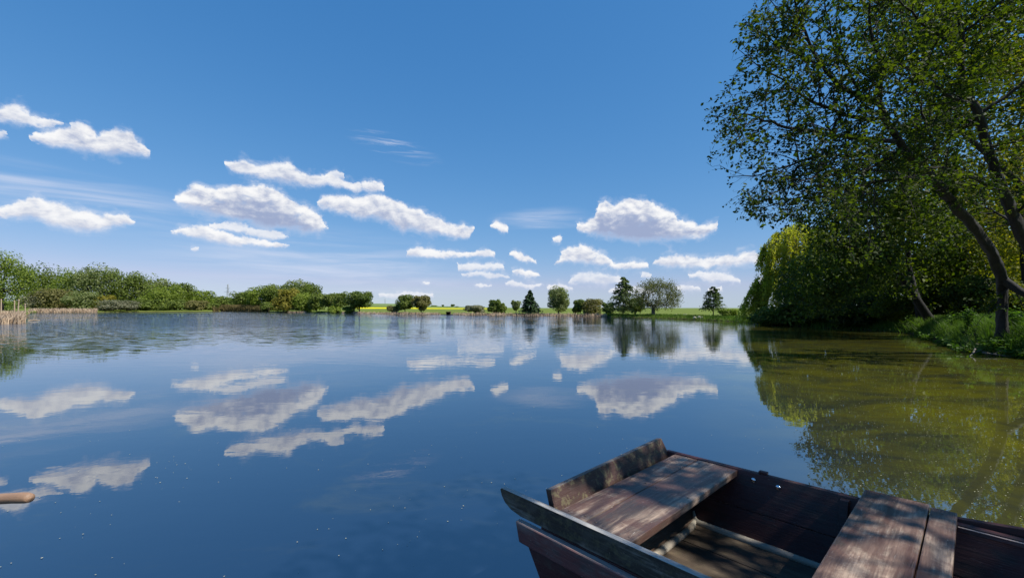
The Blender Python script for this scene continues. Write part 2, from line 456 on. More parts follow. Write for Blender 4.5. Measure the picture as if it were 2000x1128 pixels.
# ------------------------------------------------------------------ terrain
SH = [(-150, 36), (0, 40), (40, 42), (50, 46), (58, 112), (65, 137), (190, 140), (300, 154), (410, 160), (430, 176), (520, 170), (545, 140), (600, 137),
      (700, 118), (735, 104), (840, 95), (900, 88), (1000, 82), (1170, 72), (1200, 65), (1300, 59), (1400, 49), (1450, 44), (1475, 40.5), (1500, 38),
      (1600, 32), (1700, 28.5), (1780, 24.5), (1830, 19), (1850, 17), (1930, 13.4), (2000, 12.5)]
tab = [(az_of(p), Y * math.sqrt(1 + ((p - CX) / F) ** 2)) for p, Y in SH]
tab += [(58, 15), (75, 10), (90, 6.6), (100, 4.9), (112, 2.6), (135, 1.0), (180, .7), (210, 1.0), (240, 2.0), (260, 6), (270, 16), (285, 32), (298, 44)]
tab = sorted(((a + 360) % 360, r) for a, r in tab)
TA = np.array([a for a, r in tab]); TR = np.array([r for a, r in tab])
def shore_r(az): return np.interp(np.asarray(az) % 360, TA, TR, period=360)
HA = np.array([-60, -20, -15, -10.7, -7, -.5, 5, 50, 70, 180, 290]) % 360
HV = np.array([10, 9, 8.5, 4.6, 3.0, 1.2, .4, .4, 2, 4, 8.])
o_ = np.argsort(HA); HA, HV = HA[o_], HV[o_]
BA = np.array([0, 38, 43, 49, 75, 110, 140, 220, 255, 300]); BV = np.array([.35, .4, .55, 1.0, 1.0, .5, .4, .4, .5, .4])
def wob(x, y):
    return .5 * np.sin(x * .9 + 1.3 * np.sin(y * .7)) + .3 * np.sin(y * 2.1 + x * 1.3) + .2 * np.sin(x * 4.3 - y * 3.1)
def ground(x, y):
    x = np.asarray(x, float); y = np.asarray(y, float)
    r = np.hypot(x, y); az = np.degrees(np.arctan2(x, y)) % 360
    g = r - shore_r(az)
    hb = np.interp(az, BA, BV, period=360)
    gp = np.maximum(g, 0)
    out = .03 + hb * (1 - np.exp(-gp / 1.3)) + .45 * sm(8, 90, gp) + np.interp(az, HA, HV, period=360) * sm(150, 900, r)
    out = out + wob(x, y) * .07 * sm(.2, 3, gp) * (1 - sm(60, 150, gp))
    ins = -.04 - np.minimum(1.3, np.maximum(-g, 0) * .22)
    return np.where(g > 0, out, ins)

cols = np.concatenate([np.arange(-62, 62, .25), np.arange(62, 298, 2.0)])
fr = np.array([0.02, .3, .6, .8, .9, .95, .98, 1.0])
gs = np.concatenate([[.08, .18, .3, .45, .65, .9, 1.2, 1.6, 2.1, 2.8, 3.6, 4.6, 6, 8, 10.5], np.geomspace(14, 9000, 42)])
AZg = np.radians(cols)[:, None]; RS = shore_r(cols)[:, None]
RR = np.concatenate([RS * fr[None, :], RS + gs[None, :]], 1)
X = RR * np.sin(AZg); Yg = RR * np.cos(AZg); Z = ground(X, Yg)
nc, nr = X.shape
mb = MB()
idx = np.arange(nc * nr).reshape(nc, nr)
nx = np.roll(idx, -1, 0)
quads = np.stack([idx[:, :-1], idx[:, 1:], nx[:, 1:], nx[:, :-1]], -1).reshape(-1, 4)[:, ::-1]
mb.add(np.stack([X, Yg, Z], -1).reshape(-1, 3), quads)
m_gr, nt, out = newmat('meadow_ground'); k = NT(nt)
tc = k.n('ShaderNodeTexCoord'); ob = tc.outputs['Object']
n1 = k.noise(ob, .11, 5, .6); n2 = k.noise(ob, 2.3, 5, .65); n3 = k.noise(k.mapping(ob, (.004, .02, 1)), 1.0, 3)
c = k.mix(n2, (.085, .120, .020), (.165, .205, .034))
c = k.mix(k.ss(n1, .4, .7, 0, .5), c, (.13, .16, .035))
sepz = k.n('ShaderNodeSeparateXYZ'); k.link(ob, sepz.inputs[0])
c = k.mix(k.ss(sepz.outputs[2], .28, .02), c, (.06, .045, .028))
far = k.ss(sepz.outputs[1], 340, 420)
c = k.mix(k.m('MULTIPLY', far, k.ss(n3, .3, .6, .7, 1)), c, (.15, .20, .065))
p = k.n('ShaderNodeBsdfPrincipled'); k.link(c, p.inputs['Base Color']); p.inputs['Roughness'].default_value = .9; p.inputs['Specular IOR Level'].default_value = .1
k.link(p.outputs[0], out.inputs[0])
tag(mb.build('ground', m_gr, smooth=True), 'green meadow and banks round the pond', 'ground', kind='structure')

# yellow rapeseed
m_rape, nt, out = newmat('rapeseed_bloom'); k = NT(nt)
tc = k.n('ShaderNodeTexCoord')
c = k.mix(k.noise(tc.outputs['Object'], .35, 6, .7), (.40, .40, .015), (.78, .66, .012))
p = k.n('ShaderNodeBsdfPrincipled'); k.link(c, p.inputs['Base Color']); p.inputs['Roughness'].default_value = .95; p.inputs['Specular IOR Level'].default_value = .05
k.link(p.outputs[0], out.inputs[0])
mb = MB()
aa = np.radians(np.linspace(az_of(690), az_of(955), 60))[:, None]; rr = np.linspace(225, 290, 26)[None, :]
X = rr * np.sin(aa); Yg = rr * np.cos(aa)
edge = np.minimum(1, np.minimum(np.arange(26), 25 - np.arange(26)))[None, :] * np.ones_like(X)
Z = ground(X, Yg) + np.where(edge > 0, .15, -.3) + .1 * np.sin(X * 1.7) * np.sin(Yg * .9)
idx = np.arange(60 * 26).reshape(60, 26)
mb.add(np.stack([X, Yg, Z], -1).reshape(-1, 3), np.stack([idx[:-1, :-1], idx[1:, :-1], idx[1:, 1:], idx[:-1, 1:]], -1).reshape(-1, 4))
tag(mb.build('rapeseed_crop', m_rape, smooth=True), 'bright yellow strip of flowering rapeseed beyond the far bank', 'crop', kind='stuff')

# ------------------------------------------------------------------ water
m_w, nt, out = newmat('pond_water'); k = NT(nt)
tc = k.n('ShaderNodeTexCoord'); ob = tc.outputs['Object']
sx = k.n('ShaderNodeSeparateXYZ'); k.link(ob, sx.inputs[0]); wx, wy = sx.outputs[0], sx.outputs[1]
n_big = k.noise(ob, .25, 4, .6, .8)
n_scum = k.noise(k.mapping(ob, (.7, 1.0, 1), (0, 0, 0), (0, 0, R(-35))), 1.0, 6, .68, .9)
# drifted pollen gathers along the right bank
bank = k.m('ADD', k.m('SUBTRACT', wx, k.m('MULTIPLY', wy, .30)), -.6)
scum = k.m('MULTIPLY', k.ss(k.m('ADD', bank, k.m('MULTIPLY', n_big, 2.2)), .6, 4.5), k.ss(n_scum, .28, .70, .28, 1.0))
patch = k.m('MULTIPLY', k.ss(n_scum, .52, .76), .2)
c = k.mix(k.m('MAXIMUM', scum, patch), (.006, .012, .026), (.112, .108, .011))
p = k.n('ShaderNodeBsdfDiffuse'); k.link(c, p.inputs['Color'])
gl = k.n('ShaderNodeBsdfGlossy'); gl.inputs['Roughness'].default_value = .012; gl.inputs['Color'].default_value = (.97, .985, 1, 1)
fre = k.n('ShaderNodeFresnel'); fre.inputs['IOR'].default_value = 1.5
w1 = k.noise(k.mapping(ob, (1, 1, 1)), 2.6, 3, .5, .3)
w2 = k.noise(k.mapping(ob, (.8, 2.2, 1), (3, 1, 0), (0, 0, R(8))), 1.15, 3, .5, .6)
w3 = k.noise(ob, 11, 2, .5)
breeze = k.noise(k.mapping(ob, (.02, .07, 1), (2.2, .4, 0)), 1.0, 3, .55, .4)
dist = k.ss(wy, 13, 40)
left = k.ss(k.m('ADD', k.m('MULTIPLY', wx, -1), k.m('MULTIPLY', wy, .12)), -6, 22)
amp_far = k.m('MULTIPLY', k.m('MULTIPLY', dist, k.ss(breeze, .38, .58, .35, 1.0)), k.m('MULTIPLY_ADD', left, .8, .2))
amp = k.m('MULTIPLY_ADD', amp_far, .055, k.m('MULTIPLY_ADD', k.ss(wy, 5, 18), .0011, .0005))
rip = nvec2 = k.n('ShaderNodeTexNoise'); k.link(k.mapping(ob, (.9, 2.4, 1), (0, 0, 0), (0, 0, R(6))), rip.inputs['Vector']); rip.inputs['Scale'].default_value = 1.7; rip.inputs['Detail'].default_value = 3
rs = k.n('ShaderNodeVectorMath', operation='SUBTRACT'); k.link(rip.outputs['Color'], rs.inputs[0]); rs.inputs[1].default_value = (.5, .5, .5)
ra = k.m('MULTIPLY', k.m('MULTIPLY', k.ss(wy, 8, 36), k.ss(breeze, .34, .56, .45, 1.0)), k.m('MULTIPLY_ADD', left, .52, .035))
rv = k.n('ShaderNodeVectorMath', operation='SCALE'); k.link(rs.outputs[0], rv.inputs[0]); k.link(ra, rv.inputs['Scale'])
rm = k.n('ShaderNodeVectorMath', operation='MULTIPLY_ADD'); k.link(rv.outputs[0], rm.inputs[0]); rm.inputs[1].default_value = (1, 1, 0); rm.inputs[2].default_value = (0, 0, 1)
rn = k.n('ShaderNodeVectorMath', operation='NORMALIZE'); k.link(rm.outputs[0], rn.inputs[0])
hgt = k.m('ADD', k.m('MULTIPLY', k.m('ADD', w1, k.m('MULTIPLY', w2, 1.6)), amp), k.m('MULTIPLY', w3, .00012))
bp = k.n('ShaderNodeBump'); bp.inputs['Strength'].default_value = 1.0; bp.inputs['Distance'].default_value = 1.0
k.link(rn.outputs[0], bp.inputs['Normal'])
k.link(hgt, bp.inputs['Height']); k.link(bp.outputs[0], gl.inputs['Normal']); k.link(bp.outputs[0], fre.inputs['Normal'])
mw = k.n('ShaderNodeMixShader')
k.link(k.m('MULTIPLY_ADD', fre.outputs[0], .76, .23, clamp=True), mw.inputs[0]); k.link(p.outputs[0], mw.inputs[1]); k.link(gl.outputs[0], mw.inputs[2])
k.link(mw.outputs[0], out.inputs[0])
mb = MB(); box_r = 320
mb.add([[-box_r, -30, 0], [box_r, -30, 0], [box_r, 260, 0], [-box_r, 260, 0]], [[0, 1, 2, 3]])
tag(mb.build('water', m_w), 'calm pond water mirroring sky and trees', 'water', kind='structure')

# floating pollen and seed flecks
m_fl = plainmat('pollen', (.26, .26, .15), (.5, .48, .34), 3)
mb = MB()
P = []
for _ in range(3):
    n = 5200
    yy = rng.uniform(1.6, 13, n) ** 1.0; xx = rng.uniform(-1.25, 1.25, n) * yy
    P.append(np.stack([xx, yy], 1))
P = np.concatenate(P)
cl = .5 + .5 * np.sin(P[:, 0] * 2.2 + 1.5 * np.sin(P[:, 1] * 1.1)) * np.sin(P[:, 1] * 1.7 + P[:, 0] * .6)
right = sm(.8, 4.5, P[:, 0] - .3 * P[:, 1])
keep = rng.random(len(P)) < np.clip(.02 + .22 * cl ** 3 * (P[:, 1] < 5) + .9 * right * (.35 + .65 * cl), 0, 1)
keep &= shore_r(np.degrees(np.arctan2(P[:, 0], P[:, 1]))) - np.hypot(P[:, 0], P[:, 1]) > .25
uu = P @ np.array([.685, -.728]); ww = P @ np.array([.731, .682])
keep &= ~((uu > -1.7) & (ww > 1.42) & (ww < 2.9))
P = P[keep]; n = len(P)
a = rng.uniform(0, 6.28, n); s = rng.uniform(.0018, .0055, n) * (1 + .06 * P[:, 1]); el = rng.uniform(.35, 1, n)
ca, sa = np.cos(a), np.sin(a)
V = []
for (u, v) in ((1, 0), (0, 1), (-1, 0), (0, -1)):
    V.append(np.stack([P[:, 0] + s * (u * ca - v * el * sa), P[:, 1] + s * (u * sa + v * el * ca), np.full(n, .004)], 1))
mb.add(np.stack(V, 1).reshape(-1, 3), np.arange(n)[:, None] * 4 + np.array([[0, 1, 2, 3]]))
tag(mb.build('floating_pollen', m_fl), 'pale pollen flecks and seeds floating on the water', 'pollen', kind='stuff')

# ------------------------------------------------------------------ vegetation materials
LM = {
    'wood':   leafmat('foliage_wood', (.085, .120, .022), (.170, .210, .042)),
    'deep':   leafmat('foliage_deep', (.060, .095, .018), (.155, .195, .038)),
    'fresh':  leafmat('foliage_fresh', (.110, .155, .018), (.210, .260, .040)),
    'gold':   leafmat('foliage_gold', (.170, .155, .020), (.280, .245, .045)),
    'olive':  leafmat('foliage_olive', (.120, .115, .038), (.210, .190, .070)),
    'grey':   leafmat('foliage_grey', (.120, .125, .070), (.230, .225, .150)),
    'silver': leafmat('foliage_silver', (.115, .145, .050), (.210, .235, .090)),
    'fir':    leafmat('foliage_fir', (.024, .054, .022), (.066, .108, .040), .18),
    'larch':  leafmat('foliage_larch', (.065, .098, .032), (.150, .185, .066), .3),
    'oak':    leafmat('foliage_oak', (.090, .098, .034), (.175, .180, .062), .3),
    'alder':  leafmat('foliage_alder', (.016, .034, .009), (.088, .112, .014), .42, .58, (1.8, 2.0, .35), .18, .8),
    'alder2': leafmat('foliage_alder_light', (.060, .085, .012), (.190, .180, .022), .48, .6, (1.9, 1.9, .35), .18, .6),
    'willow': leafmat('foliage_willow', (.260, .270, .034), (.520, .480, .070), .50),
    'herb':   leafmat('foliage_herb', (.050, .105, .016), (.110, .185, .028), .35),
    'grass':  leafmat('foliage_grass', (.045, .095, .014), (.115, .180, .026), .35),
    'reed':   leafmat('dry_reed', (.34, .25, .17), (.60, .47, .34), .15, .8, (1, 1, 1), .1),
    'brown':  leafmat('brown_sedge', (.115, .100, .035), (.200, .160, .070), .2, .8, (1, 1, 1), .1),
}
BARK = barkmat('bark_dark', (.004, .0032, .0028), (.015, .0125, .010))
BARK_G = barkmat('bark_grey', (.07, .06, .05), (.20, .18, .15), 4)

# ------------------------------------------------------------------ trees
def skeleton(mb, fork, tips, r_tip, sides=4, bend=.12, base_dir=None, maxr=1e9):
    """join tips to the nearest grown node: a natural branching tree; returns node positions"""
    fork = np.asarray(fork, float)
    nodes = [fork]; par = [-1]
    order = np.argsort(np.linalg.norm(tips - fork, axis=1))
    for i in order:
        t = tips[i]
        A = np.array(nodes)
        d = np.linalg.norm(A - t, axis=1) + .28 * np.linalg.norm(A - fork, axis=1)
        j = int(np.argmin(d))
        a = A[j]; L = np.linalg.norm(t - a)
        mseg = 2 if L < 1.2 else 4
        off = rng.normal(size=3) * L * bend
        last = j
        for q in range(1, mseg + 1):
            f = q / mseg
            pnt = a + (t - a) * f + off * math.sin(f * math.pi) + np.array([0, 0, .10 * L * math.sin(f * math.pi)])
            nodes.append(pnt); par.append(last); last = len(nodes) - 1
    cnt = np.zeros(len(nodes))
    kids = np.zeros(len(nodes))
    for i in range(len(nodes) - 1, 0, -1):
        if kids[i] == 0: cnt[i] += 1
        cnt[par[i]] += cnt[i]; kids[par[i]] += 1
    N = np.array(nodes); rad = np.minimum(r_tip * cnt ** .5, maxr)
    for i in range(1, len(N)):
        j = par[i]
        mb.tube([N[j], N[i]], [min(rad[j], rad[i] * 1.35), rad[i]], sides)
    return N, rad[0]

def lobes_points(c, rad, n, nl, jitter=.25, shell=.72, taper=.22):
    """leaf points on overlapping lobes filling a round-topped, full-skirted crown"""
    c = np.asarray(c, float); rad = np.asarray(rad, float)
    z = rng.uniform(-.82, .70, nl); z[:2] = rng.uniform(.58, .70, 2)
    rh = np.where(z > 0, np.sqrt(1 - z ** 2), 1 - taper * z ** 2)
    a = np.arange(nl) * 2.4 + rng.uniform(0, .8, nl); q = rh * np.sqrt(rng.uniform(.12, 1, nl)) * .80
    LC = c + np.stack([q * np.cos(a), q * np.sin(a), z], 1) * rad
    LR = rng.uniform(.27, .44, nl) * (1.0 if nl >= 16 else 1.2)
    i = rng.integers(0, nl, n)
    d = unit(rng.normal(size=(n, 3)))
    rr = np.where(rng.random(n) < .78, rng.uniform(shell, 1.10, n), rng.uniform(.3, 1.0, n))
    P = LC[i] + d * rad * (LR[i] * rr)[:, None]
    m = rng.random(n) < .22                      # a share spread over the whole crown so the lobes grow together
    dm = d.copy(); dm[:, 2] = np.where(dm[:, 2] < 0, dm[:, 2] * .92, dm[:, 2])
    wide = np.where(dm[:, 2] < 0, 1.12 if taper < .4 else .96, 1.0)
    full = c + dm * np.stack([wide, wide, np.ones(n)], 1) * rad * rng.uniform(.5, 1.0, (n, 1)) * .90
    P = np.where(m[:, None], full, P)
    N = d * .9 + rng.normal(size=(n, 3)) * .5 + np.array([0, 0, .25])
    return P, N, LC

def broad(name, label, px, pyt, pyb, w, Y, kind, n=1500, leaf=None, crown_from=.12, group=None, cat='tree', nl=20, trunk=True, bark=None, depth=1.0, limbs=False, sparse=1.0):
    """round-headed tree from where it stands, its top row and its width in the photo"""
    x = (px - CX) / F * Y
    z0 = float(ground(x, Y))
    ztop = H - (pyt - HY) / F * Y
    hgt = ztop - z0
    rw = w / F * Y / 2
    t = empty(name, (x, Y, z0), label, cat, group)
    zc0 = z0 + hgt * crown_from
    c = np.array([x, Y, (zc0 + ztop) / 2]); rad = np.array([rw, rw * depth, (ztop - zc0) / 2]) / 1.08
    leaf = (leaf or max(.10, .0031 * Y)) * .78
    P, N, LC = lobes_points(c, rad, int(n * sparse * 3.4), nl, taper=.62 if limbs else .22)
    P[:, 2] = np.maximum(P[:, 2], ground(P[:, 0], P[:, 1]) + .02)
    mb = MB(); flakes(mb, P, N, leaf * rng.uniform(.6, 1.35, len(P)))
    mb.build('crown' if cat == 'tree' else 'foliage', LM[kind], t)
    mt = MB()
    if trunk:
        fork = np.array([x, Y, z0 + max(hgt * .18, (zc0 - z0) * .9)])
        tips = np.concatenate([LC, P[rng.choice(len(P), 60 if limbs else 14)]])
        _, r0 = skeleton(mt, fork, tips, hgt * (.0036 if limbs else .006), 5 if limbs else 4)
        mt.tube([[x, Y, z0 - .2], [x, Y, z0 + .15 * hgt * .3], fork], [r0 * 1.5, r0 * 1.15, r0], 8)
        mt.build('trunk', bark or BARK, t, smooth=True)
    else:
        for _ in range(7):
            b = P[rng.integers(len(P))]
            s0 = np.array([x + rng.normal() * rw * .25, Y + rng.normal() * rw * .2, 0]); s0[2] = float(ground(s0[0], s0[1])) - .05
            mt.tube([s0, (s0 + b) / 2 + [0, 0, .1 * hgt], b], [hgt * .012, hgt * .009, hgt * .003], 4)
        mt.build('stem', bark or BARK, t)
    return t

def conifer(name, label, px, pyt, w, Y, kind, n_lev=26, tiers=9, n=2600, leaf=.14, crown_from=.1, droop=.25, power=.9, group=None):
    x = (px - CX) / F * Y; z0 = float(ground(x, Y)); ztop = H - (pyt - HY) / F * Y
    hgt = ztop - z0; R0 = w / F * Y / 2
    t = empty(name, (x, Y, z0), label, 'tree', group)
    mt, mc = MB(), MB()
    mt.tube([[x, Y, z0 - .2], [x + .03, Y, z0 + hgt * .5], [x, Y, ztop]], [hgt * .018, hgt * .011, hgt * .002], 7)
    P, N = [], []
    for i in range(n_lev):
        f = (i + .5) / n_lev
        z = z0 + hgt * (crown_from + (1 - crown_from) * f)
        nb = max(3, int(tiers * (1.15 - f * .7)))
        for b in range(nb):
            a = rng.uniform(0, 6.283)
            L = R0 * (1 - f) ** power * rng.uniform(.6, 1.12) + .08
            d = np.array([math.cos(a), math.sin(a), 0])
            tip = np.array([x, Y, z]) + d * L + np.array([0, 0, -droop * L + .1 * L])
            base = np.array([x, Y, z + .05])
            mid = (tip + base) / 2 + np.array([0, 0, .10 * L])
            mt.tube([base, mid, tip], [hgt * .004, hgt * .0028, hgt * .001], 3)
            q = max(4, int(n / n_lev / nb))
            s = rng.uniform(.18, 1.03, q) ** .8
            C = base[None] * (1 - s)[:, None] ** 2 + 2 * ((1 - s) * s)[:, None] * mid + (s ** 2)[:, None] * tip
            side = np.array([-d[1], d[0], 0])
            C = C + side * (rng.normal(size=(q, 1)) * L * .16 * (1.1 - s)[:, None]) + np.array([0, 0, -1]) * np.abs(rng.normal(size=(q, 1))) * .10 * L
            P.append(C); N.append(rng.normal(size=(q, 3)) * .6 + np.array([0, 0, .8]) + d * .4)
    P = np.concatenate(P); N = np.concatenate(N)
    P[:, 2] = np.maximum(P[:, 2], z0 + .1)
    flakes(mc, P, N, leaf * rng.uniform(.6, 1.3, len(P)))
    mt.build('trunk', BARK, t); mc.build('crown', LM[kind], t)
    return t

G1 = 'trees of the wood on the left bank'
G2 = 'trees in the clump left of the middle'
# the wood on the far left bank, back row then front row
for a in [
    ('deciduous_tree', 'yellowish tree cut by the left edge of the photo, behind the cut reeds', 2, 478, 608, 95, 92, 'fresh', 2600),
    ('deciduous_tree', 'dark green tree next right of the yellowish edge tree, flat topped', 62, 512, 608, 90, 172, 'wood', 1500),
    ('deciduous_tree', 'flat crowned tree between the dark flat tree and the tallest tree of the left wood', 112, 519, 608, 80, 176, 'wood', 1500),
    ('deciduous_tree', 'bright green tree above the olive dome shrub on the left bank', 152, 521, 608, 75, 168, 'fresh', 1500),
    ('tall_tree', 'tallest tree of the left wood, feathery pale green top', 190, 514, 608, 85, 165, 'silver', 1900),
    ('tall_tree', 'second tallest tree of the left wood, just right of the tallest', 232, 520, 608, 80, 166, 'wood', 1800),
    ('deciduous_tree', 'broad olive green tree where the left wood starts to slope down', 272, 530, 608, 80, 170, 'wood', 1600),
    ('deciduous_tree', 'greyish green tree with a gap of sky at its foot in the left wood', 302, 541, 608, 66, 172, 'silver', 1300),
    ('deciduous_tree', 'bright yellow green tree leaning over the water on the left bank', 318, 554, 608, 74, 162, 'fresh', 1700),
    ('deciduous_tree', 'round topped tree standing out above the wood before the low gap', 352, 550, 608, 62, 176, 'wood', 1400),
    ('deciduous_tree', 'smaller green tree at the right end of the left wood', 388, 564, 608, 58, 178, 'fresh', 1200),
    ('deciduous_tree', 'low dark tree at the dip between the two woods, left of the pylon', 425, 576, 606, 46, 196, 'wood', 900),
    ('deciduous_tree', 'low bushy tree in the dip directly below the pylon', 455, 580, 606, 50, 200, 'wood', 900),
]:
    broad(*a[:5], a[5] * 1.18, *a[6:], group=G1, crown_from=-.04)
for a in [
    ('shrub', 'olive domed willow shrub behind the beige reed strip on the left bank', 105, 563, 606, 80, 150, 'olive', 1500),
    ('shrub', 'pale greyish blossoming shrub beside the olive dome, left side', 68, 568, 606, 44, 147, 'grey', 800),
    ('shrub', 'green shrub at the right end of the beige reed strip', 158, 570, 606, 66, 149, 'silver', 1100),
    ('shrub', 'yellowish bush at the foot of the tallest trees, above the white flowering shrub', 203, 574, 606, 48, 158, 'gold', 700),
    ('shrub', 'white flowering shrub spreading low over the water on the left bank', 230, 586, 608, 76, 148, 'grey', 1200),
    ('shrub', 'dark rounded shrub at the waterline under the yellow green leaning tree', 292, 582, 608, 60, 157, 'deep', 900),
    ('shrub', 'mid green shrub at the waterline, centre of the left wood front', 340, 583, 608, 60, 161, 'wood', 900),
    ('shrub', 'dull olive shrub at the last bend of the left bank', 380, 586, 608, 50, 163, 'olive', 800),
    ('shrub', 'small green mound of a shrub left of the brown sedge', 408, 592, 608, 38, 168, 'wood', 500),
]:
    broad(*a, cat='shrub', trunk=False, crown_from=0.0, nl=9, group='shrubs along the left bank')
for a in [
    ('deciduous_tree', 'dark tree at the left end of the middle clump, right of the pylon', 482, 566, 606, 52, 184, 'deep', 1200),
    ('deciduous_tree', 'bright green rounded tree near the left end of the middle clump', 512, 556, 606, 60, 178, 'fresh', 1700),
    ('deciduous_tree', 'wide green tree left of the yellow tree in the middle clump', 545, 552, 606, 58, 176, 'wood', 1700),
    ('tall_tree', 'tallest tree of the middle clump, grey green domed top', 583, 546, 606, 66, 168, 'silver', 2200),
    ('deciduous_tree', 'grey green shoulder tree right of the tallest one in the middle clump', 606, 553, 606, 44, 164, 'wood', 1300),
    ('willow_tree', 'golden yellow willow in front of the middle clump', 562, 562, 607, 50, 142, 'gold', 1800),
    ('deciduous_tree', 'round fresh green tree right beside the golden willow', 590, 570, 607, 44, 141, 'fresh', 1500),
    ('deciduous_tree', 'narrow dark green tree between the round tree and the open grove', 618, 572, 607, 34, 138, 'wood', 1100),
]:
    broad(*a[:5], a[5] * 1.15, *a[6:], group=G2, crown_from=-.03)
for a in [
    ('deciduous_tree', 'open crowned tree with a visible trunk, left of the grove pair', 642, 571, 611, 38, 132, 'wood', 900),
    ('deciduous_tree', 'slim tree with sky showing through, next to the big grove tree', 664, 569, 611, 38, 128, 'wood', 850),
    ('deciduous_tree', 'large round dark tree at the right end of the middle grove', 702, 566, 612, 60, 120, 'deep', 2000),
]:
    broad(*a, group=G2, limbs=True, crown_from=.14)
for a in [
    ('shrub', 'olive shrub at the right foot of the brown sedge', 528, 590, 607, 46, 168, 'wood', 700),
    ('shrub', 'bright bush at the foot of the grove trees, left of the yellow field', 652, 597, 610, 30, 126, 'fresh', 500),
    ('shrub', 'low bush between the trunks below the large round dark tree', 682, 598, 611, 26, 121, 'fresh', 450),
]:
    broad(*a, cat='shrub', trunk=False, crown_from=0.0, nl=8, group='shrubs below the middle clump')
# lone trees on the far bank
broad('deciduous_tree', 'left tree of the pair beside the yellow field, domed and green', 791, 574, 613, 46, 103, 'wood', 1500, limbs=True, crown_from=.10)
broad('willow_tree', 'right tree of the pair beside the yellow field, olive weeping willow', 823, 575, 613, 40, 101, 'olive', 1500, limbs=True, crown_from=.08)
broad('shrub', 'brownish bush left of the pair of trees by the yellow field', 767, 597, 612, 28, 104, 'olive', 500, cat='shrub', trunk=False, crown_from=0, nl=7)
broad('shrub', 'large sandy bare looking bush on the far bank right of the yellow field', 927, 596, 613, 48, 92, 'grey', 1300, cat='shrub', trunk=False, crown_from=0, nl=9)
broad('deciduous_tree', 'small round dark tree right of the sandy bush', 966, 583, 613, 30, 87, 'deep', 900, crown_from=-.02)
broad('deciduous_tree', 'lower tree touching the small round dark tree', 980, 590, 613, 20, 86, 'wood', 500, crown_from=-.02)
broad('young_tree', 'thin pale young tree left of the dark fir', 1008, 585, 614, 22, 86, 'silver', 350, crown_from=.25, limbs=True)
conifer('fir_tree', 'dark conical fir on the far bank', 1035, 567, 48, 82, 'fir', n=4200, leaf=.24, crown_from=.12, power=.75)
broad('willow_tree', 'round headed pale green willow standing alone, many stems showing', 1091, 556, 616, 54, 80, 'silver', 2400, leaf=.2, limbs=True, crown_from=.10, nl=22)
broad('shrub', 'dark bush at the left of the thicket right of the round willow', 1131, 584, 617, 28, 77, 'deep', 700, cat='shrub', trunk=False, crown_from=0, nl=8)
broad('shrub', 'feathery olive bush in the middle of the thicket', 1158, 583, 617, 46, 75, 'olive', 1100, cat='shrub', trunk=False, crown_from=0, nl=10)
broad('shrub', 'dark green bush between the thicket and the tall larch', 1188, 590, 617, 26, 72, 'deep', 600, cat='shrub', trunk=False, crown_from=0, nl=7)
conifer('larch_tree', 'tall larch with a pointed top beside the broad oak', 1217, 541, 72, 68, 'larch', n=6500, leaf=.17, crown_from=.08, power=.62, n_lev=30, droop=.12)
broad('shrub', 'dark bush behind and between the larch and the broad oak', 1245, 580, 617, 34, 69, 'deep', 700, cat='shrub', trunk=False, crown_from=0, nl=8)
conifer('young_larch', 'small larch standing alone on the grass right of the broad oak', 1393, 560, 54, 55, 'larch', n=3600, leaf=.13, crown_from=.2, power=.55, n_lev=20, droop=.0)
broad('shrub', 'rounded green bush at the water near the right willow', 1423, 604, 627, 38, 51, 'fresh', 900, leaf=.15, cat='shrub', trunk=False, crown_from=0, nl=9)
# broad sparse oak
def oak():
    Y = 64; px = 1276
    x = (px - CX) / F * Y; z0 = float(ground(x, Y))
    t = empty('oak_tree', (x, Y, z0), 'broad sparse oak with bare looking branches and a straight trunk', 'tree')
    c = np.array([(1284 - CX) / F * Y, Y, H - (577 - HY) / F * Y])
    rad = np.array([46 / F * Y, 40 / F * Y, 33 / F * Y])
    d = unit(rng.normal(size=(420, 3))); tips = c + d * rad * (rng.uniform(.25, 1, (420, 1)) ** .5)
    fork = np.array([x, Y, H - (597 - HY) / F * Y])
    tips = tips[tips[:, 2] > fork[2] - .35]
    mt, mc = MB(), MB()
    _, r0 = skeleton(mt, fork, tips, .0145, 4, .16)
    mt.tube([[x, Y, z0 - .3], [x, Y, z0 + .4], fork + [0, 0, .1]], [.36, .27, .25], 9)
    P = (tips[rng.integers(0, len(tips), 12500)] + rng.normal(size=(12500, 3)) * .27)
    flakes(mc, P, rng.normal(size=(12500, 3)) + [0, 0, .5], .10 * rng.uniform(.6, 1.3, 12500))
    mt.build('trunk', BARK_G, t); mc.build('crown', LM['oak'], t)
oak()
# hedge trees far beyond the yellow field
for lab, px, pyt, w in [('rounded far off tree on the hedge line above the yellow field', 884, 594, 9), ('tiny far off tree left of the rounded one on the hedge line', 865, 595, 5),
                        ('small dark far off bush at the right end of the hedge line', 892, 598, 8), ('low dark hedge bush on the crest right of the pair of trees', 848, 596, 16), ('long low hedge bush on the crest below the tiny far off tree', 870, 598.5, 22)]:
    broad('hedge_tree', lab, px, pyt, 600, w, 560, 'deep', 220, leaf=.7, crown_from=0, nl=6, group='trees on the far hedge line')

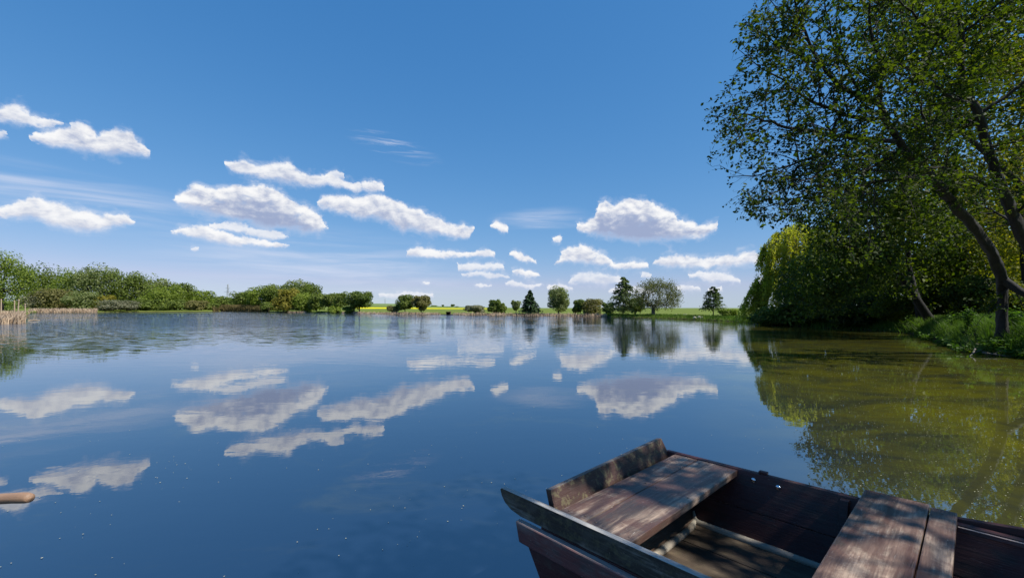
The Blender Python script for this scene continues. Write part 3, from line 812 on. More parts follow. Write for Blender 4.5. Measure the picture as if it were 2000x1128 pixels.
# ------------------------------------------------------------------ right bank: willow and alders
def willow():
    Y = 38.0
    base = at(1568, 633, Y); base[2] = float(ground(base[0], base[1]))
    t = empty('weeping_willow', base, 'weeping willow with yellow green hanging twigs over the right bank', 'tree')
    mt, mc = MB(), MB()
    top = at(1545, 436, Y)
    c = at(1550, 545, Y)
    n = 2300
    a = rng.uniform(0, 6.283, n); f = rng.random(n) ** .6
    # outline read from the photo: half width of the crown at each height
    ys = np.array([436, 455, 480, 505, 530, 560, 590, 615]); lx = np.array([1545, 1512, 1498, 1512, 1506, 1486, 1474, 1474]); rx = np.array([1560, 1600, 1615, 1630, 1640, 1650, 1650, 1640])
    z_s = rng.uniform(445, 600, n)
    z_s[:420] = rng.uniform(440, 500, 420)
    nb_ = 150; bi = rng.integers(0, nb_, n)
    za = z_s[:nb_].copy(); za[30:] = rng.uniform(450, 598, nb_ - 30); za[100:] = rng.uniform(520, 600, 50); z_s = np.clip(za[bi] + rng.normal(size=n) * 6, 437, 604)
    ab = rng.uniform(0, 6.283, nb_); ab[100:] = rng.uniform(2.3, 4.6, 50)
    a = ab[bi] + rng.normal(size=n) * .11
    l = np.interp(z_s, ys, lx); r = np.interp(z_s, ys, rx)
    cx_ = (l + r) / 2; hw = (r - l) / 2 / F * Y
    sx0 = (cx_ - CX) / F * Y + hw * np.cos(a) * (np.sqrt(rng.uniform(.40, 1.15, nb_)) + rng.normal(size=nb_) * .12)[bi]
    sy0 = Y + hw * .9 * np.sin(a) * np.sqrt(rng.uniform(.2, 1, n))
    sz0 = H - (z_s - HY) / F * Y
    S0 = np.stack([sx0, sy0, sz0], 1)
    Ls = rng.uniform(.7, 2.6, n)
    P, T = [], []
    out = unit(np.stack([np.cos(a), np.sin(a), 0 * a], 1))
    for i in range(n):
        q = int(10 + Ls[i] * 9)
        s = np.sort(rng.random(q))
        pts = S0[i] + out[i] * (.25 * Ls[i] * np.sin(s * 1.6))[:, None] + np.array([0, 0, -1]) * (Ls[i] * s ** 1.3)[:, None]
        P.append(pts + rng.normal(size=(q, 3)) * .07); T.append(np.array([0, 0, -1]) + out[i] * .5 + rng.normal(size=(q, 3)) * .4)
        if i % 3 == 0:
            ss = np.linspace(0, 1, 4)
            mt.tube(S0[i] + out[i] * (.25 * Ls[i] * np.sin(ss * 1.6))[:, None] + np.array([0, 0, -1]) * (Ls[i] * ss ** 1.3)[:, None], [.012, .01, .008, .005], 3)
    P = np.concatenate(P); T = np.concatenate(T)
    kz = P[:, 2] > .05; P, T = P[kz], T[kz]
    leaves(mc, P, rng.normal(size=P.shape) + [-.2, -.3, .5], rng.uniform(.16, .30, len(P)), rng.uniform(.05, .085, len(P)), T)
    fork = base + [0, 0, 2.0]
    skeleton(mt, fork, S0[rng.choice(n, 130, False)], .018, 5, maxr=.3)
    mt.tube([base - [0, 0, .2], base + [0, 0, 1], fork], [.45, .36, .3], 9)
    mt.build('trunk', BARK, t); mc.build('crown', LM['willow'], t)
willow()

OUT_Y = np.array([-80, 0, 60, 100, 170, 230, 310, 350, 400, 440, 452, 470]); OUT_X = np.array([1500, 1472, 1428, 1432, 1398, 1366, 1386, 1398, 1404, 1446, 1540, 1620])
def inside(p, slack=0):
    """does a point lie within the crown's outline over the water"""
    p = np.atleast_2d(p); px = CX + F * p[:, 0] / p[:, 1]; py = HY - F * (p[:, 2] - H) / p[:, 1]
    return px > np.interp(py, OUT_Y, OUT_X) + 6 * np.sin(py * .11) + 4 * np.sin(py * .37) - slack

def grow(limbs, mt, spacing=.34, sec_len=(.7, 2.0), twig_sp=.17, twig_len=(.25, .65), leaf_sp=.05, start=.25, depth_spread=1.0):
    """limbs: lists of (px, py, Y, radius).  Adds tubes for limbs, side branches and twigs; returns leaf points, tangents"""
    LP, LT = [], []
    for limb in limbs:
        pts = np.array([at(a, b, Yv) for a, b, Yv, r in limb]); rad = np.array([r for *_, r in limb])
        seg = np.linalg.norm(np.diff(pts, axis=0), axis=1); s = np.concatenate([[0], np.cumsum(seg)])
        q = max(6, int(s[-1] / .22)); u = np.linspace(0, s[-1], q)
        C = np.stack([np.interp(u, s, pts[:, i]) for i in range(3)], 1)
        for _ in range(2): C[1:-1] = (C[:-2] + 2 * C[1:-1] + C[2:]) / 4
        C[1:-1] += rng.normal(size=(q - 2, 3)) * .018
        rr = np.interp(u, s, rad)
        mt.tube(C, rr, 9 if rad[0] > .08 else 6)
        st = start if isinstance(start, float) else start
        nb = int(s[-1] * (1 - st) / spacing)
        for _ in range(nb):
            f = rng.uniform(st, 1.0)
            i = min(q - 2, int(f * (q - 1)))
            d = unit(C[i + 1] - C[i])
            side = unit(np.cross(d, rng.normal(size=3)))
            dr = unit(d * rng.uniform(.2, .9) + side * rng.uniform(.5, 1.0) * np.array([1, depth_spread, .8]) + np.array([0, 0, .12]))
            L = rng.uniform(*sec_len) * (1.12 - .34 * f)
            m = 6; w = np.linspace(0, 1, m)[:, None]
            B = C[i] + dr * L * w + np.array([0, 0, -.16 * L]) * w ** 2 + rng.normal(size=(m, 3)) * .03 * L * w
            if not inside(B[-1], 4)[0]:
                L *= .55; B = C[i] + (B - C[i]) * .55
                if not inside(B[-1], 6)[0]: continue
            rb = min(rr[i] * .6, .006 + .006 * L)
            mt.tube(B, np.linspace(rb, .003, m), 4)
            nt_ = int(L / twig_sp)
            for _t in range(nt_):
                g = rng.uniform(.15, 1.0); jj = min(m - 2, int(g * (m - 1)))
                p0 = B[jj] + (B[jj + 1] - B[jj]) * (g * (m - 1) - jj)
                d2 = unit(unit(B[jj + 1] - B[jj]) * .7 + rng.normal(size=3) * .6)
                l2 = rng.uniform(*twig_len)
                p1 = p0 + d2 * l2 * .5 + rng.normal(size=3) * .02; p2 = p0 + d2 * l2 + np.array([0, 0, -.12 * l2])
                if not inside(p2)[0]: continue
                mt.tube([p0, p1, p2], [.004, .003, .0018], 3)
                nl = max(3, int(l2 / leaf_sp)); v = rng.uniform(.1, 1.05, nl)[:, None]
                LP.append(p0 + (p2 - p0) * v + rng.normal(size=(nl, 3)) * .035); LT.append(d2 + rng.normal(size=(nl, 3)) * .8 + np.array([0, 0, -.3]))
    return np.concatenate(LP), np.concatenate(LT)

def alder_tree(name, label, base_px, trunk, limbs, leaf=(.048, .118), mat='alder', **kw):
    x, Yb = (base_px[0] - CX) / F * base_px[1], base_px[1]
    z0 = float(ground(x, Yb))
    t = empty(name, (x, Yb, z0), label, 'tree')
    mt, mc = MB(), MB()
    pts = [np.array([x, Yb, z0 - .25])] + [at(a, b, c_) for a, b, c_, r in trunk]
    rad = [trunk[0][3] * 1.2] + [r * .86 for *_, r in trunk]
    P_ = np.array(pts); s = np.concatenate([[0], np.cumsum(np.linalg.norm(np.diff(P_, axis=0), axis=1))])
    u = np.linspace(0, s[-1], 40); C = np.stack([np.interp(u, s, P_[:, i]) for i in range(3)], 1)
    for _ in range(4): C[1:-1] = (C[:-2] + 2 * C[1:-1] + C[2:]) / 4
    C[1:-1] += rng.normal(size=(38, 3)) * .012
    uu_ = np.linspace(0, s[-1], 120); CC = np.stack([np.interp(uu_, u, C[:, i]) for i in range(3)], 1)
    mt.tube(CC, np.interp(uu_, s, rad) * (1 + .05 * np.sin(uu_ * 7)), 18)
    V = mt.v[-1].reshape(120, 18, 3); th_ = np.arange(18) * 2 * math.pi / 18
    lump = 1 + .09 * np.sin(3 * th_[None] + 2.1 * uu_[:, None]) + .07 * np.sin(5 * th_[None] - 5.3 * uu_[:, None]) + .05 * rng.normal(size=(120, 18)) + .16 * np.exp(-uu_ / .25)[:, None] * (1 + np.sin(4 * th_[None]))
    mt.v[-1] = (CC[:, None] + (V - CC[:, None]) * lump[..., None]).reshape(-1, 3)
    LP, LT = grow(limbs, mt, **kw)
    # the crown thins towards the outer boughs over the water
    lpx = CX + F * LP[:, 0] / LP[:, 1]
    kp = rng.random(len(LP)) < np.interp(lpx, [1380, 1650, 1800], [.62, .70, 1.0])
    LP, LT = LP[kp], LT[kp]
    N = rng.normal(size=LP.shape) * .7 + np.array([0, 0, .8])
    leaves(mc, LP, N, rng.uniform(*leaf, len(LP)), None, LT, fold=.12)
    mt.build('trunk', BARK, t, smooth=True); mc.build('crown', LM[mat], t)
    return t, len(LP)

t, n1 = alder_tree('alder_tree', 'big alder whose trunk leans far out over the water at right', (1957, 13.6),
    [(1956, 600, 13.5, .135), (1958, 572, 13.4, .135), (1955, 530, 13.1, .15), (1931, 480, 12.7, .14), (1893, 434, 12.3, .132), (1851, 383, 11.9, .13), (1808, 336, 11.5, .115), (1765, 289, 11.1, .10), (1748, 272, 11.0, .09), (1731, 230, 10.8, .08), (1719, 204, 10.7, .07)],
    [[(1719, 204, 10.7, .065), (1680, 191, 10.5, .055), (1655, 179, 10.4, .05), (1629, 157, 10.2, .045), (1604, 128, 10, .04), (1582, 94, 9.8, .034), (1570, 60, 9.6, .028), (1555, 10, 9.3, .02), (1545, -50, 9.0, .01)],
     [(1748, 276, 11.0, .06), (1680, 272, 10.7, .05), (1604, 260, 10.3, .04), (1544, 251, 10.0, .032), (1485, 234, 9.7, .022), (1442, 218, 9.5, .014), (1392, 226, 9.3, .006)],
     [(1731, 235, 10.8, .05), (1672, 230, 10.6, .042), (1612, 211, 10.3, .035), (1561, 183, 10.1, .027), (1527, 157, 9.9, .02), (1480, 130, 9.7, .012), (1440, 95, 9.6, .006)],
     [(1770, 298, 11.1, .045), (1689, 303, 10.9, .037), (1595, 304, 10.6, .03), (1540, 322, 10.4, .022), (1480, 345, 10.2, .014), (1420, 345, 10.0, .006)],
     [(1808, 336, 11.5, .045), (1720, 355, 11.2, .035), (1620, 372, 10.9, .026), (1540, 390, 10.7, .016), (1470, 415, 10.5, .006)],
     [(1719, 204, 10.7, .05), (1724, 140, 10.4, .042), (1702, 60, 10.1, .03), (1690, -50, 9.8, .015)],
     [(1680, 191, 10.5, .035), (1650, 120, 10.7, .028), (1620, 60, 10.6, .02), (1600, -40, 10.4, .008)],
     [(1604, 128, 10, .025), (1540, 100, 9.8, .018), (1490, 70, 9.6, .012), (1455, 40, 9.5, .005)],
     [(1582, 94, 9.8, .02), (1540, 40, 9.6, .014), (1500, 0, 9.4, .008), (1480, -40, 9.3, .004)],
     [(1851, 383, 11.9, .05), (1830, 300, 12.2, .04), (1800, 220, 12.2, .03), (1770, 120, 12.0, .02), (1760, 20, 11.8, .01)],
     [(1957, 545, 13.2, .125), (1985, 562, 13.0, .105), (2030, 590, 12.6, .09), (2090, 600, 12.2, .06)],
     [(1765, 289, 11.1, .04), (1700, 330, 10.5, .03), (1620, 340, 9.9, .02), (1550, 360, 9.4, .01), (1500, 385, 9.1, .005)],
     ], start=.10, spacing=.145, sec_len=(.6, 2.3), twig_sp=.13, leaf_sp=.042)
t, n2 = alder_tree('alder_tree', 'second alder at the right edge with a steep dark trunk', (2075, 12.4),
    [(2060, 600, 12.3, .19), (2035, 530, 12.1, .17), (1991, 447, 11.8, .15), (1961, 383, 11.6, .13), (1930, 290, 11.3, .11), (1914, 221, 11.1, .095), (1897, 204, 11.0, .09), (1880, 170, 10.9, .08)],
    [[(1880, 170, 10.9, .075), (1876, 106, 10.7, .065), (1880, 64, 10.6, .055), (1866, -40, 10.3, .03)],
     [(1914, 221, 11.1, .05), (1960, 190, 10.9, .04), (2015, 150, 10.6, .03), (2080, 100, 10.3, .015)],
     [(1876, 106, 10.7, .04), (1820, 60, 10.4, .03), (1770, 20, 10.1, .02), (1730, -30, 9.9, .01)],
     [(1961, 383, 11.6, .045), (1900, 345, 11.2, .035), (1840, 325, 10.8, .025), (1790, 330, 10.4, .012)],
     [(1897, 204, 11.0, .04), (1840, 180, 10.6, .03), (1790, 150, 10.2, .022), (1740, 110, 9.9, .01)],
     [(1930, 290, 11.3, .04), (1990, 270, 10.9, .03), (2060, 240, 10.4, .015)],
     [(1880, 64, 10.6, .035), (1940, 20, 10.2, .025), (1990, -30, 9.8, .015)],
     [(1920, 250, 11.2, .035), (1880, 230, 11.8, .028), (1830, 250, 12.2, .02), (1780, 230, 12.4, .01)],
     [(1991, 447, 11.8, .04), (1960, 420, 12.3, .03), (1920, 400, 12.7, .02), (1880, 390, 13.0, .01)],
     [(1980, 420, 11.7, .04), (2030, 380, 11.2, .03), (2090, 330, 10.7, .015)],
     ], start=.06, spacing=.125, sec_len=(.6, 2.3), twig_sp=.13, leaf_sp=.042)
print('leaf counts', n1, n2)

def crown_tree(name, label, base, trunk, blobs, mat, leaf, n, group=None, tipn=90, r_tip=.011, maxr=.2, side=()):
    """tree further back on the bank; blobs = (px, py, Y, half width px, half height px)"""
    x, Yb = (base[0] - CX) / F * base[1], base[1]
    z0 = float(ground(x, Yb))
    t = empty(name, (x, Yb, z0), label, 'tree', group)
    mt, mc = MB(), MB()
    pts = [np.array([x, Yb, z0 - .25])] + [at(a, b, c_) for a, b, c_, r in trunk]
    rad = [trunk[0][3] * 1.4] + [r for *_, r in trunk]
    mt.tube(pts, rad, 9)
    allp = []
    for st in side: mt.tube([at(a, b, c_) for a, b, c_, r in st], [r for *_, r in st], 8)
    tot = sum(b[3] * b[4] for b in blobs)
    for (px, py, Yv, hw, hh) in blobs:
        q = int(n * hw * hh / tot)
        c = at(px, py, Yv)
        P, N, _ = lobes_points(c, np.array([hw / F * Yv, max(hw, hh) * .8 / F * Yv, hh / F * Yv]), q, 16, shell=.5)
        kz = P[:, 2] > np.maximum(ground(P[:, 0], P[:, 1]), 0) + .08
        P, N = P[kz], N[kz]
        leaves(mc, P, N, rng.uniform(.65, 1.25, len(P)) * leaf, None, None, fold=.1)
        allp.append(P)
    allp = np.concatenate(allp)
    skeleton(mt, pts[-1], allp[rng.choice(len(allp), tipn)], r_tip, 4, maxr=maxr)
    mt.build('trunk', BARK, t); mc.build('crown', LM[mat], t)
    return t

GB = 'trees crowding the right bank'
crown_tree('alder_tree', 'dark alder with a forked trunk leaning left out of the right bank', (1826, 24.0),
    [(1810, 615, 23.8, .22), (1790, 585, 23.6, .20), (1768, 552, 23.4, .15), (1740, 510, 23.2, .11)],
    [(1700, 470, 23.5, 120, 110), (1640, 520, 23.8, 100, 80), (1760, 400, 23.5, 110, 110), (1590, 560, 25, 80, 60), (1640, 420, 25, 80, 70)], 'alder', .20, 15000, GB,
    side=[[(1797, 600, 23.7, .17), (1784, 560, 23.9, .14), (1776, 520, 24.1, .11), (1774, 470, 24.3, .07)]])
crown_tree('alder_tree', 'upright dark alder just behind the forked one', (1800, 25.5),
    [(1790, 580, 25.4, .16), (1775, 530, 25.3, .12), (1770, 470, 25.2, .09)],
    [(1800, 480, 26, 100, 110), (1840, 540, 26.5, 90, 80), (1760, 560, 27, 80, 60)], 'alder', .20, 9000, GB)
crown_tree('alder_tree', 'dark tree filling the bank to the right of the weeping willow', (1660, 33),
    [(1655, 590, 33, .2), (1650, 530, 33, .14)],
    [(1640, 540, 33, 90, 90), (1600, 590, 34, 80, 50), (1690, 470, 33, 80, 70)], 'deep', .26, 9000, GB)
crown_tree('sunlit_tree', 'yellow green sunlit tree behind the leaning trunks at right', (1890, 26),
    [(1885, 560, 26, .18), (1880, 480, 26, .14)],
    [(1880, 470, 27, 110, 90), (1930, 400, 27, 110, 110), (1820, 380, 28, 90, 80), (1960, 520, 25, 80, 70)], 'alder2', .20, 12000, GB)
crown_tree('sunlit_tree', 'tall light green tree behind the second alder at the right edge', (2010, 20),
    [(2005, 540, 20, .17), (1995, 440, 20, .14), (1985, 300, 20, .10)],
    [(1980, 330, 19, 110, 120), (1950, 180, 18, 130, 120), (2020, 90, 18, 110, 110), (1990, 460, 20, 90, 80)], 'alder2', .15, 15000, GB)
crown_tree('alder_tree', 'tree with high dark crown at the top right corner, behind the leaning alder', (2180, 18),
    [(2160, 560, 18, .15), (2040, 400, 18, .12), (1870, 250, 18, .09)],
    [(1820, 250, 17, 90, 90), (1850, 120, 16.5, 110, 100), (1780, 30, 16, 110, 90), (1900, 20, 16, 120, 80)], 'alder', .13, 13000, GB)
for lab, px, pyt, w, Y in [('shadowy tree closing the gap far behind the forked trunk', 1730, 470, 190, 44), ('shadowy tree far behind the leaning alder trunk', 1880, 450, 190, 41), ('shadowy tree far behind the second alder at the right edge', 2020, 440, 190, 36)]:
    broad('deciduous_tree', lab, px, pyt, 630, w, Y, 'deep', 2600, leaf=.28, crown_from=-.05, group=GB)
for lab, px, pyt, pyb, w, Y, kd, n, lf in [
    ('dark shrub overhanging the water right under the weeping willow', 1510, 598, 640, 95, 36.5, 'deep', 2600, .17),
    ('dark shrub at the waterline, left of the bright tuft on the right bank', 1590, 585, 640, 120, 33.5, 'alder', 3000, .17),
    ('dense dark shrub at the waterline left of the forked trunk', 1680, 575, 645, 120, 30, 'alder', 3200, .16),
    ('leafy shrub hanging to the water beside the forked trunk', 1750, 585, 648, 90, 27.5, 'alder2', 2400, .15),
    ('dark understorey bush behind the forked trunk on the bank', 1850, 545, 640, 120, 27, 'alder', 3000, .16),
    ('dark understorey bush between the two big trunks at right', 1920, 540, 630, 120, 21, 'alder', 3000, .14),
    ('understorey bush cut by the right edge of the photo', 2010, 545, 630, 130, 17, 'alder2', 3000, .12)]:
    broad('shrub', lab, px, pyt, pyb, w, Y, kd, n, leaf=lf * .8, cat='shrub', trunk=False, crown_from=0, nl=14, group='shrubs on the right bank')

# the tree whose boughs shade the moored boat, standing right of the camera
def shade_tree():
    bx, by = 6.2, -3.2
    z0 = float(ground(bx, by))
    t = empty('alder_tree', (bx, by, z0), 'bank alder outside the frame whose boughs dapple the boat', 'tree')
    mt, mc = MB(), MB()
    fork = np.array([5.8, -2.8, 3.2])
    mt.tube([[bx, by, z0 - .3], [6.1, -3.1, 1.6], fork], [.3, .22, .19], 10)
    n = 170
    tips = []
    for c, r, q in (((4.6, .0, 5.6), (1.9, 1.5, .9), 60), ((5.6, -2.2, 6.4), (2.4, 1.9, 1.4), 60), ((3.0, -1.4, 5.2), (1.6, 1.3, .7), 40), ((1.2, -2.6, 5.4), (1.5, 1.2, .7), 34)):
        d = unit(rng.normal(size=(q, 3))); tips.append(np.array(c) + d * np.array(r) * rng.uniform(.2, 1, (q, 1)) ** .5)
    tips = np.concatenate(tips)
    skeleton(mt, fork, tips, .009, 4, maxr=.17)
    P = tips[rng.integers(0, len(tips), 19000)] + rng.normal(size=(19000, 3)) * .27
    # leaves cleared along sun rays so chosen spots on boat and water are lit
    sv = np.array(sd); keep = np.ones(len(P), bool)
    for (px, py, z, rad) in ((1165, 990, .5, .22), (1235, 1005, .5, .2), (1150, 1030, .5, .16), (1110, 1010, .5, .14), (1290, 945, .5, .07), (1210, 935, .5, .07), (1330, 1105, .16, .14), (1690, 1110, .54, .18), (1840, 1085, .54, .13), (1790, 1040, .54, .06), (1090, 975, .52, .08), (250, 1090, 0, .22), (370, 1070, 0, .2), (420, 1110, 0, .16), (900, 1000, 0, .2)):
        Y = (H - z) * F / (py - HY); o = np.array([(px - CX) / F * Y, Y, z]); q = P - o
        dd = np.linalg.norm(q - (q @ sv)[:, None] * sv, axis=1)
        keep &= dd > rad + rng.uniform(-.04, .05, len(P))
    P = P[keep]
    leaves(mc, P, rng.normal(size=P.shape) * .6 + [0, 0, .8], rng.uniform(.07, .12, len(P)), fold=.1)
    mt.build('trunk', BARK, t, smooth=True); mc.build('crown', LM['alder2'], t)
shade_tree()

# ------------------------------------------------------------------ ground cover: reeds, sedge, grass
def blades(name, label, cat, mat, spans, n, h, w, lean=.18, z_sink=.05):
    """spans: (px0, px1, d0, d1) distances behind the shoreline"""
    mb = MB()
    tot = sum((b - a) for a, b, *_ in spans)
    for (a, b, d0, d1) in spans:
        q = int(n * (b - a) / tot)
        az = np.radians(np.array([az_of(v) for v in rng.uniform(a, b, q)]))
        r = shore_r(np.degrees(az)) + rng.uniform(d0, d1, q)
        x, y = r * np.sin(az), r * np.cos(az)
        z = np.maximum(ground(x, y), -.05) - z_sink
        hh = rng.uniform(*h, q); ww = rng.uniform(*w, q)
        th = rng.uniform(0, 6.283, q); sx_, sy_ = np.cos(th) * ww / 2, np.sin(th) * ww / 2
        lx, ly = rng.normal(size=q) * lean * hh, rng.normal(size=q) * lean * hh
        B = np.stack([x, y, z], 1)
        v0 = B + np.stack([sx_, sy_, 0 * x], 1); v1 = B - np.stack([sx_, sy_, 0 * x], 1)
        mid = B + np.stack([lx * .35, ly * .35, hh * .6], 1)
        v2 = mid - np.stack([sx_, sy_, 0 * x], 1) * .8; v3 = mid + np.stack([sx_, sy_, 0 * x], 1) * .8
        tip = B + np.stack([lx, ly, hh], 1); v4 = tip + np.stack([sx_, sy_, 0 * x], 1) * .12; v5 = tip - np.stack([sx_, sy_, 0 * x], 1) * .12
        V = np.stack([v0, v1, v2, v3, v4, v5], 1).reshape(-1, 3)
        i = np.arange(q)[:, None] * 6
        mb.add(V, np.concatenate([i + np.array([[0, 1, 2, 3]]), i + np.array([[3, 2, 5, 4]])]))
    o = mb.build(name, LM[mat])
    return tag(o, label, cat, kind='stuff')

blades('cut_reeds', 'pink beige stand of broken reeds at the left edge of the water', 'reeds', 'reed', [(-60, 46, -1.4, 3.0)], 3800, (.45, .98), (.05, .12), .3)
blades('reed_strip', 'beige reed strip along the foot of the left bank shrubs', 'reeds', 'reed', [(56, 190, -.6, 2.5)], 2800, (.35, 1.15), (.08, .2), .25)
blades('reed_strip', 'dry reed fringe along the middle of the far shore', 'reeds', 'reed', [(562, 598, -.8, .8), (668, 860, -.8, .8), (885, 1185, -.8, .9)], 5200, (.22, .58), (.05, .12), .25)
blades('sedge', 'brown sedge bed between the left wood and the middle clump', 'sedge', 'brown', [(416, 526, -.5, 5)], 7000, (1.1, 2.5), (.10, .24), .25)
blades('bank_grass', 'green grass fringe along the far right shore below the oak', 'grass', 'grass', [(600, 668, -.3, 2), (1180, 1470, -.3, 4.0)], 9000, (.10, .36), (.03, .07), .35)
blades('meadow_grass', 'sunlit grass on the bank under the alders at the right edge', 'grass', 'grass', [(1790, 2180, -.1, 9)], 30000, (.14, .42), (.010, .022), .4)
blades('meadow_grass', 'rough grass under the trees along the right waterline', 'grass', 'grass', [(1480, 1800, -.2, 4)], 9000, (.2, .5), (.02, .05), .4)

# tall single reed stalks standing out of the cut stand
for lab, px, top, bot, dxp in [('upright pale stake at the outer end of the cut reeds', 49, 594, 628, .2), ('leaning pale stalk, the taller one in the cut reeds', 32, 586, 613, 5), ('short upright stalk left of the leaning one in the cut reeds', 28, 588, 612, .3), ('pale stalk cut by the left edge above the cut reeds', 1, 585, 600, 1.5), ('short pale stake at the waterline front of the cut reeds', 36, 620, 632, 0)]:
    Y = 39.5 if px == 36 else (41 if px < 48 else 43.5)
    mbs = MB(); a = at(px, bot, Y); b = at(px + dxp, top, Y); a[2] = min(a[2], float(ground(a[0], a[1]))) - .3
    mid = (a + b) / 2 + [.02, 0, 0]
    mbs.tube([a, mid, b], [.05, .055, .04], 6)
    mbs.tube([b - [0, 0, .02], b + (b - mid) * .06], [.065, .03], 6)
    tag(mbs.build('reed_stake', LM['reed'], origin=a), lab, 'stake', 'stakes in the cut reeds')
# floating pale stick
mbs = MB(); a = at(56, 625.5, 50); b = at(78, 624.5, 50.5); a[2] = b[2] = .02
mbs.tube([a, (a + b) / 2 + [0, 0, .05], b], [.06, .07, .04], 6)
tag(mbs.build('drift_stick', LM['reed'], origin=a), 'pale stick lying on the water right of the cut reeds', 'stick')

# broad leaved plants on the near right bank
def herb(label, px, py, Y, h, spread, n, mat='herb', name='bank_plant'):
    x = (px - CX) / F * Y; z0 = max(float(ground(x, Y)), 0)
    t = empty(name, (x, Y, z0), label, 'plant', 'leafy plants on the right bank')
    ms, mc = MB(), MB(); P, T = [], []
    for _ in range(n):
        a = rng.uniform(0, 6.283); d = np.array([math.cos(a), math.sin(a), 0]); s = spread * rng.uniform(.3, 1)
        L = h * rng.uniform(.6, 1.1)
        b0 = np.array([x, Y, z0 - .05]) + d * s * .18; b0[2] = max(float(ground(b0[0], b0[1])), -.1) - .05
        b2 = b0 + d * s * .5 + [0, 0, L]; b1 = (b0 + b2) / 2 + d * .02 + [0, 0, .05]
        ms.tube([b0, b1, b2], [.006, .005, .003], 4)
        q = 9; v = np.linspace(.25, 1.0, q)[:, None]
        C = b0 * (1 - v) ** 2 + 2 * b1 * v * (1 - v) + b2 * v ** 2
        ang = np.arange(q) * 2.4 + a; od = np.stack([np.cos(ang), np.sin(ang), 0 * ang - .15], 1)
        P.append(C + od * .06); T.append(od)
    P = np.concatenate(P); T = np.concatenate(T)
    leaves(mc, P, np.array([0, 0, 1.0]) + rng.normal(size=P.shape) * .35, rng.uniform(.09, .16, len(P)), None, T, fold=.15)
    ms.build('stem', LM['herb'], t); mc.build('leaf_cluster', LM[mat], t)
for a in [('leafy plant at the foot of the leaning forked trunk, nearest the water', 1808, 655, 19.5, .55, .55, 16), ('bright leafy plant on the bank edge just right of the forked trunk', 1850, 665, 16.4, .5, .6, 16),
          ('leafy plant overhanging the water where the bank bulges out', 1880, 690, 14.3, .4, .5, 14), ('tall leafy plant standing before the dark trunk of the leaning alder', 1895, 620, 16.0, 1.0, .26, 18),
          ('low leafy plant by the waterline left of the pale twigs', 1915, 690, 13.9, .35, .5, 12), ('spreading leafy plant at the waterline near the right edge', 1945, 690, 13.4, .35, .6, 18),
          ('leafy plant at the waterline cut by the right edge', 1990, 697, 12.6, .4, .6, 18), ('leafy plant on top of the bank beside the alder trunk, right side', 1985, 610, 14.0, .7, .4, 12), ('dim leafy plant behind the forked trunk', 1780, 640, 25.4, .7, .6, 14), ('leafy plant rising behind the bank bulge, middle of the grass', 1870, 640, 18.0, .7, .5, 14)]:
    herb(*a)
# bare twigs reaching from the bank into the water
for lab, pts in [('bare twig reaching down into the water from the right bank', [(1905, 680, 13.6), (1900, 690, 13.3), (1893, 697, 13.0)]), ('forked bare root at the waterline below the bank bulge', [(1860, 683, 15.4), (1868, 690, 14.8), (1880, 696, 14.2)]), ('pale dead branch lying along the waterline near the right edge', [(1918, 688, 13.3), (1940, 691, 13.1), (1975, 696, 12.7)])]:
    mbs = MB(); A = np.array([at(*q) for q in pts]); A[:, 2] = np.maximum(A[:, 2], .0)
    mbs.tube(A, [.028, .02, .01], 6); mbs.tube([A[1], A[1] + [.15, -.1, .12], A[1] + [.25, -.22, .02]], [.012, .009, .005], 5)
    tag(mbs.build('dead_branch', BARK_G, origin=A[0]), lab, 'branch')

# ------------------------------------------------------------------ far bank small things
m_steel = plainmat('pylon_steel', (.30, .32, .36), (.42, .44, .48), 1, .5)
def pylon(label, px, Y, h, arms):
    x = (px - CX) / F * Y; z0 = float(ground(x, Y))
    t = empty('power_pylon', (x, Y, z0), label, 'pylon', None)
    mb = MB(); w0, w1 = h * .085, h * .018; lv = 8
    cor = [(-1, -1), (1, -1), (1, 1), (-1, 1)]
    wz = lambda f: w0 + (w1 - w0) * min(1, f / .78)
    for q in range(4):
        mb.tube([[x + cor[q][0] * wz(f), Y + cor[q][1] * wz(f), z0 - .5 + h * f] for f in np.linspace(0, 1, lv + 1)], [h * .0075] * (lv + 1), 4)
        for i in range(lv):
            f0, f1 = i / lv, (i + 1) / lv; c0, c1 = cor[q], cor[(q + 1) % 4]
            mb.tube([[x + c0[0] * wz(f0), Y + c0[1] * wz(f0), z0 + h * f0], [x + c1[0] * wz(f1), Y + c1[1] * wz(f1), z0 + h * f1]], [h * .004] * 2, 4)
            mb.tube([[x + c1[0] * wz(f0), Y + c1[1] * wz(f0), z0 + h * f0], [x + c0[0] * wz(f1), Y + c0[1] * wz(f1), z0 + h * f1]], [h * .004] * 2, 4)
    mb.build('tower_frame', m_steel, t)
    for f, L in arms:
        ma = MB()
        ma.tube([[x - L * h, Y, z0 + h * f], [x, Y, z0 + h * (f + .02)], [x + L * h, Y, z0 + h * f]], [h * .004, h * .008, h * .004], 4)
        ma.tube([[x - L * h, Y, z0 + h * f], [x, Y, z0 + h * (f + .07)], [x + L * h, Y, z0 + h * f]], [h * .003, h * .004, h * .003], 4)
        ma.build('cross_arm', m_steel, t)
pylon('tall grey lattice pylon rising from the dip between the two woods', 445, 1000, 46, [(.60, .20), (.78, .13)])
pylon('tiny lattice pylon on the far field, left of the pair of trees', 752, 1500, 24, [(.80, .16), (.62, .14)])

